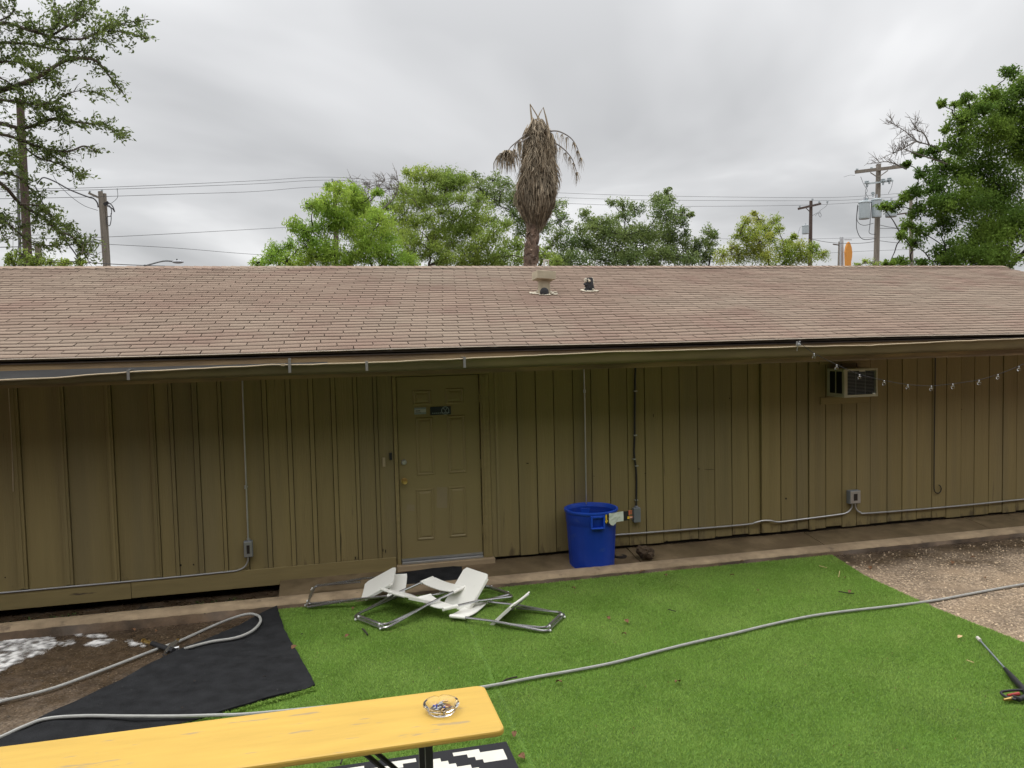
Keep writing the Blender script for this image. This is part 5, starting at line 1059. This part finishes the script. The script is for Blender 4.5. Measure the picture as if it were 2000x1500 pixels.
def near_oak():
    Y = 7.2; base = W(-330, 560, Y); base.z = -.1
    t = thing('live_oak', 'near oak with small dark leaves reaching in from the left edge over the ridge', 'tree', base, TG)
    mb = MB(); fork = W(-300, 330, Y); limb(mb, base, fork, .30, .22, 9, .03)
    mains = [
     ([(-300, 330), (-120, 215), (0, 178), (70, 152), (130, 118), (185, 118), (222, 160), (245, 188)], .055),
     ([(-300, 330), (-150, 110), (-40, 62), (10, 45), (60, 60), (115, 74), (160, 76), (200, 62), (245, 64), (293, 76)], .045),
     ([(160, 76), (200, 60), (235, 47), (262, 42), (290, 38)], .018),
     ([(-150, 110), (-30, 85), (60, 86), (100, 95), (150, 100), (178, 98)], .035),
     ([(100, 70), (140, 45), (152, 20), (165, -10)], .022), ([(150, 40), (175, 20), (180, 5)], .014), ([(60, 60), (108, 55), (115, 30), (105, 10)], .02),
     ([(-30, 50), (20, 30), (28, 5), (25, -20)], .016), ([(-60, 20), (-10, 10), (8, 18)], .02),
     ([(-300, 330), (-120, 250), (-20, 238), (45, 250), (105, 232), (160, 240), (205, 245), (240, 272)], .05),
     ([(-120, 260), (0, 262), (70, 285), (130, 296), (165, 285), (192, 298)], .035),
     ([(30, 270), (70, 305), (115, 320), (150, 338), (162, 346)], .022),
     ([(70, 205), (100, 200), (120, 190), (150, 178), (185, 180), (205, 188)], .016),
     ([(70, 155), (100, 155), (118, 172)], .014), ([(-40, 190), (40, 200), (90, 210), (125, 225)], .03),
     ([(-300, 330), (-120, 330), (-10, 352), (40, 398), (85, 425), (110, 450), (140, 462), (160, 490), (190, 500)], .045),
     ([(40, 398), (80, 405), (120, 440), (135, 445)], .018), ([(-20, 410), (20, 440), (55, 470), (90, 480), (120, 478)], .022), ([(-60, 380), (-10, 430), (10, 470)], .022),
     ([(-100, 330), (20, 340), (60, 370), (75, 395)], .03), ([(-60, 130), (20, 120), (60, 130), (90, 150)], .025), ([(-60, 300), (10, 300), (40, 330)], .03), ([(-80, 160), (-10, 150), (40, 175)], .03), ([(160, 495), (165, 480), (185, 478)], .012), ([(140, 462), (170, 505), (175, 515)], .012)]
    tips = []
    for ln, r in mains:
        P = smoothpath([W(u, v, Y+random.uniform(-.35, .35)) for u, v in ln], 6); n = len(P); mb.tube(P, [max(.006, r*(1-.85*i/(n-1))) for i in range(n)], 6)
        acc = 0
        for i in range(2, n):
            seg = (P[i]-P[i-1]).length; acc += seg; k = int(acc/.036); acc -= k*.036
            if P[i].x < W(-60, 300, Y).x: continue
            for _ in range(k):
                f = i/n; L = random.uniform(.08, .62)*(1.15-.72*f); d = (P[i]-P[i-1]).normalized()*.8+Vector((random.gauss(0, .6), random.gauss(0, .6), random.gauss(.05, .55))); d = d.normalized()*L; q = P[i].lerp(P[i-1], random.random())
                mb.tube([q, q+d*.5+Vector((0, 0, .02)), q+d], [.005, .004, .0025], 3, cap=False)
                for s in np.linspace(.15, 1, max(2, int(L/.045))): tips.append((q+d*float(s), d.normalized()))
    mb.build('trunk', MT['bark'], t, smooth=True)
    c = np.array([tuple(p) for p, _ in tips]); ax = np.array([tuple(d) for _, d in tips]); keep = (np.sin(c[:, 0]*5.1)+np.sin(c[:, 2]*6.3+c[:, 0]*2)+rng.normal(0, .8, len(c))) > -1.1; c = c[keep]; ax = ax[keep]; c = np.repeat(c, 3, 0)+rng.normal(0, .030, (len(c)*3, 3)); ax = np.repeat(ax, 3, 0)*.6
    V, F = leaf_quads(c, .070, .45, up=.6, axis=ax); npmesh('crown', V, F, MT['leaf_oak'], t)
near_oak()

# ------------------------------------------------------------------ the dead fan palm
def palm():
    Y = 11.0; w = lambda u, v, dy=0.0: W(u, v, Y+dy); d = dist_at(1045, 400, Y); px = d/FPX
    base = w(1036, 540); base.z = -.1; t = thing('palm_tree', 'tall dead fan palm with a brown skirt of hanging leaves behind the ridge', 'palm', base, TG)
    mb = MB(); pts = [base, w(1037, 520), w(1040, 470), w(1043, 420), w(1048, 340), w(1052, 245)]; mb.tube(pts, [.17, 11*px, 9.3*px, 8*px, 8*px, 8*px], 14)
    for k in range(420):        # old leaf bases
        v = random.uniform(425, 560); v = min(v, 545); f = (v-425)/100; c = w(1042.5-5.5*f, v); a = random.uniform(0, 6.28); r = (9.5+3.3*f)*px*(1.12 if 478 < v < 492 else 1); p = c+Vector((r*math.cos(a), r*math.sin(a), 0)); o = Vector((math.cos(a), math.sin(a), 0)); s = Vector((-math.sin(a), math.cos(a), 0)); L = random.uniform(.08, .15)
        up = Vector((0, 0, 1)); tip = p+o*.035+up*L*(1 if random.random() < .8 else -.6)
        mb.add([p-s*.05-o*.05, p+s*.05-o*.05, tip+s*.018+o*.012, tip-s*.018+o*.012, p-s*.05-up*.01, p+s*.05-up*.01], [(0, 1, 2, 3), (4, 5, 2, 3), (0, 4, 3), (1, 5, 2), (0, 1, 5, 4)])
    mb.build('trunk', MT['palmbark'], t)
    prof_v = [228, 240, 262, 300, 340, 375, 400, 420, 436, 455]; prof_r = [8, 16, 26, 29, 34, 40, 35, 27, 17, 9]; cx_v = [228, 300, 380, 450]; cx_u = [1050, 1052, 1048.5, 1047]
    R = lambda v: float(np.interp(v, prof_v, prof_r)); CX = lambda v: float(np.interp(v, cx_v, cx_u))
    V = []; F = []
    def strip(P, wd):
        o = len(V); n = len(P)
        for i, p in enumerate(P):
            tdir = (P[min(i+1, n-1)]-P[max(i-1, 0)]).normalized(); s = tdir.cross(Vector((random.gauss(0, .3), random.gauss(0, .3), 1) if abs(tdir.z) < .8 else (random.gauss(0, 1), random.gauss(0, 1), .2))).normalized()*wd*(1-.85*(i/(n-1))**1.5)*.5
            V.append(p-s); V.append(p+s)
        for i in range(n-1): F.append((o+2*i, o+2*i+1, o+2*i+3, o+2*i+2))
    for k in range(4300):
        v0 = 232+random.random()**.9*176; a = random.uniform(0, 2*math.pi); L = random.uniform(26, 62) if v0 < 330 else random.uniform(34, 78); v1 = min(v0+L, 450+random.uniform(-30, 12)); f0 = random.uniform(.45, .98); f1 = random.choice((random.uniform(.7, 1.0), random.uniform(.95, 1.22))); P = []
        for i in range(5):
            tt = i/4; v = v0+(v1-v0)*tt; r = R(v)*(f0+(f1-f0)*tt)*px*(1+.10*math.sin(3*a+v*.045)+.07*math.sin(7*a-v*.08)); aa = a+random.gauss(0, .05); c = w(CX(v), v); P.append(c+Vector((r*math.cos(aa), r*math.sin(aa), random.gauss(0, .01))))
        strip(P, random.uniform(.020, .048))
    npmesh('leaf_skirt', [tuple(q) for q in V], F, MT['palmdead'], t)
    def frond(stalk, fan, n, L0, L1, wid, spreadx):
        nonlocal V, F
        V = []; F = []; P = smoothpath([w(u, v, dy) for u, v, dy in stalk], 5); mbs = MB(); mbs.tube(P, [.022-.012*i/(len(P)-1) for i in range(len(P))], 5)
        for (u, v, q) in fan:
            s0 = w(u, v, stalk[-1][2])
            for k in range(int(n*q)):
                a = random.gauss(0, spreadx); L = random.uniform(L0, L1)*px; P2 = []; yy = random.gauss(0, .12)
                for i in range(5):
                    tt = i/4; P2.append(s0+Vector((math.sin(a)*L*.75*math.sin(tt*1.45)+random.gauss(0, .01), yy*tt, L*(.16*math.sin(tt*2.6)-tt**1.35*.95))))
                strip(P2, wid)
        fr = mbs.build('frond', MT['twig'], t); npmesh('leaflets', [tuple(q) for q in V], F, MT['palmdead'], fr)
    frond([(1040, 252, 0), (1018, 270, -.1), (1000, 285, -.1), (994, 292, -.1)], [(993, 293, 1), (985, 298, .7), (998, 297, .6)], 70, 26, 52, .035, .42)
    frond([(1034, 255, 0), (1022, 268, .1), (1016, 272, .1)], [(1015, 274, 1)], 46, 24, 46, .03, .10)
    frond([(1042, 262, 0), (1020, 276, -.3), (1008, 280, -.3), (1003, 292, -.3)], [(1004, 292, 1)], 14, 14, 26, .022, .16)
    frond([(1060, 262, 0), (1078, 256, -.1), (1095, 258, -.2), (1115, 270, -.2), (1127, 288, -.2), (1133, 308, -.2)], [(1088, 259, .5), (1098, 262, .7), (1108, 268, .8), (1120, 278, 1.1), (1128, 294, 1.4), (1134, 308, 1.6)], 13, 14, 34, .018, .10)
    frond([(1075, 275, .2), (1090, 283, .2), (1105, 295, .2), (1118, 312, .2), (1126, 335, .2)], [(1093, 288, .8), (1104, 298, 1.1), (1112, 306, 1.2), (1120, 318, 1.2), (1126, 336, 2)], 12, 16, 36, .018, .08)
    frond([(1060, 262, 0), (1072, 254, 0), (1078, 258, 0)], [(1076, 260, 1), (1070, 256, .8)], 60, 40, 80, .035, .12)
    for ln in ([(1058, 246, 0), (1048, 224, 0), (1035, 203, 0), (1036.5, 215, 0), (1039, 236, 0)], [(1046, 240, 0), (1055, 220, 0), (1061, 209.5, 0), (1066, 228, 0), (1071, 252, 0)]):
        mb = MB(); mb.tube([w(*q) for q in ln], [.020, .016, .013, .020, .030], 6); mb.build('bent_stalk', MT['palmdead'], t)
palm()

# ------------------------------------------------------------------ poles, wires, sign, lamp
PG = 'utility poles behind the building'
def pole(label, Y, top, bot, wt, wb, m='wood', extra=None, name='utility_pole', cat='utility pole', group=PG):
    a, b = W(*top, Y), W(*bot, Y); k = dist_at(*top, Y)/FPX; d = (b-a); base = a+d*((-.1-a.z)/d.z); t = thing(name, label, cat, base, group)
    mb = MB(); mb.tube([a, b, base], [wt*k/2, wb*k/2, wb*k/2*1.1], 12); mb.build('post', MT[m], t, smooth=True)
    return t, Y, k
def bar(t, nm, Y, p, q, wpx, k, m='wood', dy=0.0, box=True):
    a, b = W(*p, Y+dy), W(*q, Y+dy); mb = MB()
    if box:
        x = (b-a).normalized(); z = Vector((0, 1, 0)).cross(x).normalized(); h = wpx*k/2; vs = []
        for e in (a, b):
            for sy in (-1, 1):
                for sz in (-1, 1): vs.append(e+Vector((0, sy*h*.8, 0))+z*sz*h)
        mb.add(vs, [(0, 1, 3, 2), (4, 6, 7, 5), (0, 4, 5, 1), (2, 3, 7, 6), (0, 2, 6, 4), (1, 5, 7, 3)])
    else: mb.tube([a, b], wpx*k/2, 6)
    return mb.build(nm, MT[m], t)
def insul(t, Y, pts, k, dy=0.0, hpx=5):
    for (u, v) in pts:
        c = W(u, v, Y+dy); mb = MB(); h = hpx*k; mb.lathe([(.2*h, -h), (.2*h, -.35*h), (.55*h, -.3*h), (.55*h, -.05*h), (.3*h, 0), (.45*h, .1*h), (.45*h, .25*h), (0, .35*h)], c, 8); mb.build('insulator', MT['greymetal'], t, smooth=True)
def cable(t, Y, pts, r, nm='cable', m='wire'):
    mb = MB(); mb.tube(smoothpath([W(u, v, Y+(q[0] if q else 0)) for u, v, *q in pts], 5), r, 5); return mb.build(nm, MT[m], t)
def transformer(t, Y, u0, u1, v0, v1, k, dy=-.35):
    c0 = W((u0+u1)/2, v0, Y+dy); c1 = W((u0+u1)/2, v1, Y+dy); r = (u1-u0)*k/2; h = c0.z-c1.z; c = Vector((c0.x, Y+dy, c1.z))
    mb = MB(); mb.lathe([(0, 0), (r*.86, 0), (r*.9, .02*h), (r*.92, .1*h), (r*.92, .88*h), (r, .90*h), (r, .95*h), (r*.8, h), (0, h*1.02)], c, 20); o = mb.build('transformer', MT['greymetal'], t, smooth=True)
    mb = MB(); mb.tube([c+Vector((0, 0, h)), c+Vector((.02, 0, h*1.22))], r*.16, 6); mb.build('bushing', MT['lampgrey'], o)
t, Y, k = pole('weathered grey double pole with a short arm and coiled wires at its top', 14.0, (196, 374), (208, 522), 9, 13)
mb = MB(); a, b = W(203.5, 378, 14.1), W(211, 522, 14.1); mb.tube([a, b], [4*k, 5*k], 10); mb.build('stub_post', MT['wood'], t, smooth=True)
bar(t, 'arm', Y, (173, 377), (193, 386), 4, k); insul(t, Y, [(175.5, 374), (199, 372)], k, hpx=4); insul(t, Y, [(229, 369)], k, hpx=3)
cable(t, Y, [(72, 360), (78, 352), (87, 347), (110, 356), (135, 370), (170, 384), (183, 388), (190, 396), (192, 405)], .018)
cable(t, Y, [(205, 398), (212, 396), (220, 403), (224, 414), (219, 407), (209, 402)], .014); cable(t, Y, [(206, 400), (214, 402), (218, 412), (216, 422), (209, 424), (209, 436), (214, 441), (217, 430), (217, 416)], .011); cable(t, Y, [(229, 370), (230, 384), (224, 392), (214, 399)], .006)
cable(t, Y, [(96, 322), (105, 345), (118, 364), (140, 385), (165, 402), (191, 411)], .006); bar(t, 'bracket', Y, (203, 400), (212, 395), 5, k, 'blackmetal', -.15)
cable(t, Y, [(70, 366), (85, 400), (105, 436), (130, 472), (150, 500), (158, 520)], .018); cable(t, Y, [(130, 480), (165, 473), (186, 472), (193, 478), (183, 492)], .014); cable(t, Y, [(180, 464), (188, 468), (196, 470)], .012)
pole('dark brown pole half hidden by the near oak at the far left', 10.5, (39, 195), (55, 522), 14, 17, 'darkwood')
pole('thin pale metal pole beside the dark brown pole at the far left', 10.8, (34, 330), (40, 522), 5, 6, 'galv', name='metal_pole', cat='pole', group=None)
pole('short thick brown post right of the dark pole at the far left', 10.2, (74, 478), (76, 522), 12, 13, 'wood')
t, Y, k = pole('pole whose top alone peeps over the lime green tree', 34.0, (654, 355), (657, 520), 8, 10, 'darkwood'); insul(t, Y, [(649, 350), (661, 355)], k, hpx=4); bar(t, 'arm', Y, (648, 356), (663, 355), 3, k, 'darkwood')
t, Y, k = pole('tall brown pole with a wide cross arm and three pale transformers', 24.0, (1716, 321), (1711.5, 522), 9, 11)
bar(t, 'cross_arm', Y, (1671, 336), (1763, 325), 6, k, 'wood', -.2); bar(t, 'lower_arm', Y, (1692, 359), (1744, 353), 3, k, 'greymetal', -.2)
for p, q in (((1700, 337), (1714, 346)), ((1734, 333), (1716, 346))): bar(t, 'brace', Y, p, q, 2, k, 'wood', -.25, False)
insul(t, Y, [(1674, 331), (1702, 328), (1759, 322)], k, -.2, 5); insul(t, Y, [(1693, 356), (1725, 352), (1737, 350)], k, -.25, 9); insul(t, Y, [(1692, 389), (1705, 377)], k, -.35, 7)
transformer(t, Y, 1677, 1699, 393, 428, k); transformer(t, Y, 1702, 1722, 388, 425, k, -.45); transformer(t, Y, 1729, 1752, 394, 424, k)
bar(t, 'hanger', Y, (1690, 396), (1740, 392), 3, k, 'greymetal', -.12)
cable(t, Y, [(1681, 345, -.2), (1687, 360, -.3), (1694, 372, -.3), (1690, 380, -.3), (1693, 392, -.35)], .010); cable(t, Y, [(1696, 362, -.3), (1690, 374, -.3), (1697, 388, -.35)], .010); cable(t, Y, [(1744, 352, -.2), (1741, 366, -.25), (1735, 378, -.3)], .010)
cable(t, Y, [(1675, 400, -.35), (1673, 425, -.35), (1674, 450, -.3), (1685, 467, -.2), (1710, 466, -.1)], .016); cable(t, Y, [(1676, 402, -.35), (1674, 430, -.35), (1686, 440, -.3), (1706, 436, -.1)], .012); cable(t, Y, [(1702, 395, -.4), (1699, 440, -.3), (1698, 455, -.3), (1710, 458, -.1)], .014)
cable(t, Y, [(1670, 343, -.2), (1660, 342, -.2), (1648, 346, -.2)], .006)
t, Y, k = pole('small dark far pole with a tilted cross arm and one transformer', 46.0, (1584, 392), (1582, 522), 6, 8, 'darkwood')
bar(t, 'cross_arm', Y, (1559, 408), (1603, 398), 4, k, 'darkwood', -.2); insul(t, Y, [(1562, 403), (1600, 394), (1587, 389), (1616, 394)], k, -.2, 4); transformer(t, Y, 1566, 1580, 440, 457, k, -.3)
bar(t, 'brace', Y, (1574, 406), (1582, 414), 1.5, k, 'darkwood', -.25, False); cable(t, Y, [(1616, 395), (1614, 402), (1601, 412), (1592, 422)], .012); cable(t, Y, [(1601, 414), (1604, 420), (1602, 424), (1599, 419), (1602, 413)], .014); cable(t, Y, [(1587, 421), (1596, 416), (1600, 417)], .014); cable(t, Y, [(1563, 443), (1558, 460), (1558, 470), (1568, 473)], .012)
t, Y, k = pole('grey brown pole standing among the leaves of the big dark tree', 26.0, (1779, 390), (1780, 522), 6, 8); bar(t, 'arm', Y, (1750, 419), (1812, 411), 2.5, k, 'darkwood', -.2)
cable(t, Y, [(1712, 438), (1740, 444), (1780, 448), (1830, 446)], .014); cable(t, Y, [(1716, 446), (1760, 447), (1800, 455)], .012); cable(t, Y, [(1716, 470), (1750, 474), (1800, 476)], .012)
t, Y, k = pole('tiny far pole with a short arm beside the orange sign', 58.0, (1639.5, 472), (1638, 522), 4, 4.5); bar(t, 'arm', Y, (1627, 477), (1641, 479), 2, k, 'darkwood', -.2)
def sign():
    Y = 40.0; k = dist_at(1657, 490, Y)/FPX; b = W(1657, 522, Y); b.z = -.1; t = thing('surfboard_sign', 'tall orange surfboard shaped sign with a grey post beyond the roof', 'sign', b)
    out = [(1653.5, 548), (1652.8, 520), (1652.6, 510), (1652.2, 500), (1651.9, 492), (1653.5, 482), (1656, 475), (1658.5, 472), (1661, 475.5), (1663.5, 483), (1664.8, 493), (1664.2, 503), (1662.6, 511), (1662.4, 520), (1662.4, 548)]
    A = [W(u, v, Y) for u, v in out]; B = [q+Vector((0, .18, 0)) for q in A]; n = len(A); mb = MB(); mb.add(A+B, [tuple(range(n)), tuple(range(2*n-1, n-1, -1))]+[(i, (i+1) % n, (i+1) % n+n, i+n) for i in range(n)]); mb.build('board', MT['orange'], t)
    a, c = W(1642.5, 463, Y+.4), W(1647.5, 463, Y+.4); mb = MB(); mb.box(a.x, c.x, Y+.4, Y+.55, -.1, a.z); mb.build('post', MT['signgrey'], t)
    a, c = W(1650, 468, Y+.2), W(1664, 468, Y+.2); mb = MB(); mb.box(a.x, c.x, Y+.2, Y+.26, a.z-.03, a.z+.03); mb.build('bracket', MT['signgrey'], t)
    # rest the board on a pedestal that reaches the ground
    p = W(1657, 548, Y); mb = MB(); mb.box(p.x-.06, p.x+.06, Y+.03, Y+.15, -.1, p.z); mb.build('pedestal', MT['signgrey'], t)
sign()
def lamp():
    Y = 30.0; k = dist_at(345, 512, Y)/FPX; b = W(283, 540, Y); b.z = -.1; t = thing('street_lamp', 'grey street lamp head on a curved arm just above the ridge at the left', 'street lamp', b)
    mb = MB(); mb.tube([b, W(283, 530, Y), W(283, 517, Y)], [.10, .07, .05], 8); mb.build('post', MT['galv'], t, smooth=True)
    mb = MB(); mb.tube(smoothpath([W(283, 519, Y), W(298, 515, Y), (W(313, 511, Y)), W(325, 509.5, Y), W(338, 510.5, Y)], 5), .035, 8); mb.build('arm', MT['galv'], t, smooth=True)
    c = W(347.5, 511.5, Y); mb = MB(); mb.sphere(c, 11*k, 16, 8, (1, .55, .30)); h = mb.build('lamp_head', MT['lampgrey'], t, smooth=True)
    mb = MB(); p = W(345.5, 507, Y); mb.tube([p-Vector((0, 0, .04)), p+Vector((0, 0, .03))], .03, 8); mb.build('sensor', MT['black'], h)
lamp()
def wires():
    L = [('topmost thin power line crossing from the left pole over the trees', [(-200, 374, 9), (70, 369, 13), (200, 366, 14), (350, 360, 20), (500, 353, 26), (648, 346, 34), (790, 357, 36), (950, 369, 38), (1100, 377, 40), (1300, 383, 42), (1583, 386, 46), (1700, 382, 35), (1860, 368, 24)]),
         ('second power line just under the topmost one', [(-200, 379, 9), (70, 373, 13), (175, 371, 14), (350, 365, 20), (500, 359, 26), (655, 352, 34), (790, 365, 36), (950, 378, 38), (1100, 386, 40), (1300, 391, 42), (1600, 392, 46), (1700, 388, 35), (1860, 376, 24)]),
         ('lowest of the three long power lines over the trees', [(-200, 391, 9), (70, 387, 13), (230, 383, 14), (350, 379, 20), (500, 374, 26), (640, 365, 34), (790, 377, 36), (950, 390, 38), (1100, 397, 40), (1300, 403, 42), (1560, 401, 46), (1700, 394, 35), (1860, 384, 24)]),
         ('thin wire rising right from the left pole to the lime green tree', [(-100, 468, 12), (60, 466, 13), (206, 463, 14), (400, 453, 20), (560, 444, 28), (700, 436, 36)]),
         ('thin wire falling right from the left pole behind the lime green tree', [(209, 477, 14.1), (350, 485, 18), (500, 497, 24), (640, 503, 30)]),
         ('dark cable skimming the ridge at the left', [(95, 509, 9.5), (130, 510, 10), (205, 515, 11), (285, 518.5, 12), (400, 521.5, 13), (520, 523, 14)]),
         ('dark cable from the left edge behind the near oak', [(-100, 484, 11), (20, 482.5, 12), (100, 479, 13), (190, 473, 13.8)]),
         ('low thin wire passing behind the yellow green shrub', [(1340, 466, 50), (1440, 466.5, 52), (1580, 466.5, 55), (1700, 464, 50), (1800, 462, 45)]),
         ('low sagging cable from the small far pole to the transformer pole', [(1586, 467, 46), (1610, 472, 44), (1640, 475, 40), (1680, 475, 32), (1708, 472, 24.2)]),
         ('lowest thin wire passing behind the orange sign', [(1590, 495, 55), (1640, 493, 50), (1700, 490, 42), (1780, 487, 34)])]
    for i, (lab, pts) in enumerate(L):
        P = smoothpath([W(u, v, y) for u, v, y in pts], 6); mb = MB(); mb.tube(P, [(.014 if i in (5, 6, 8) else .009)*(.4+.6*min(1.6, (q-CAM_POS).length/45)) for q in P], 5); tag(mb.build('power_line', MT['wire']), lab, 'power line', 'wires behind the building')
wires()
for o in list(bpy.data.objects):
    if '_o' in o.keys(): del o['_o']
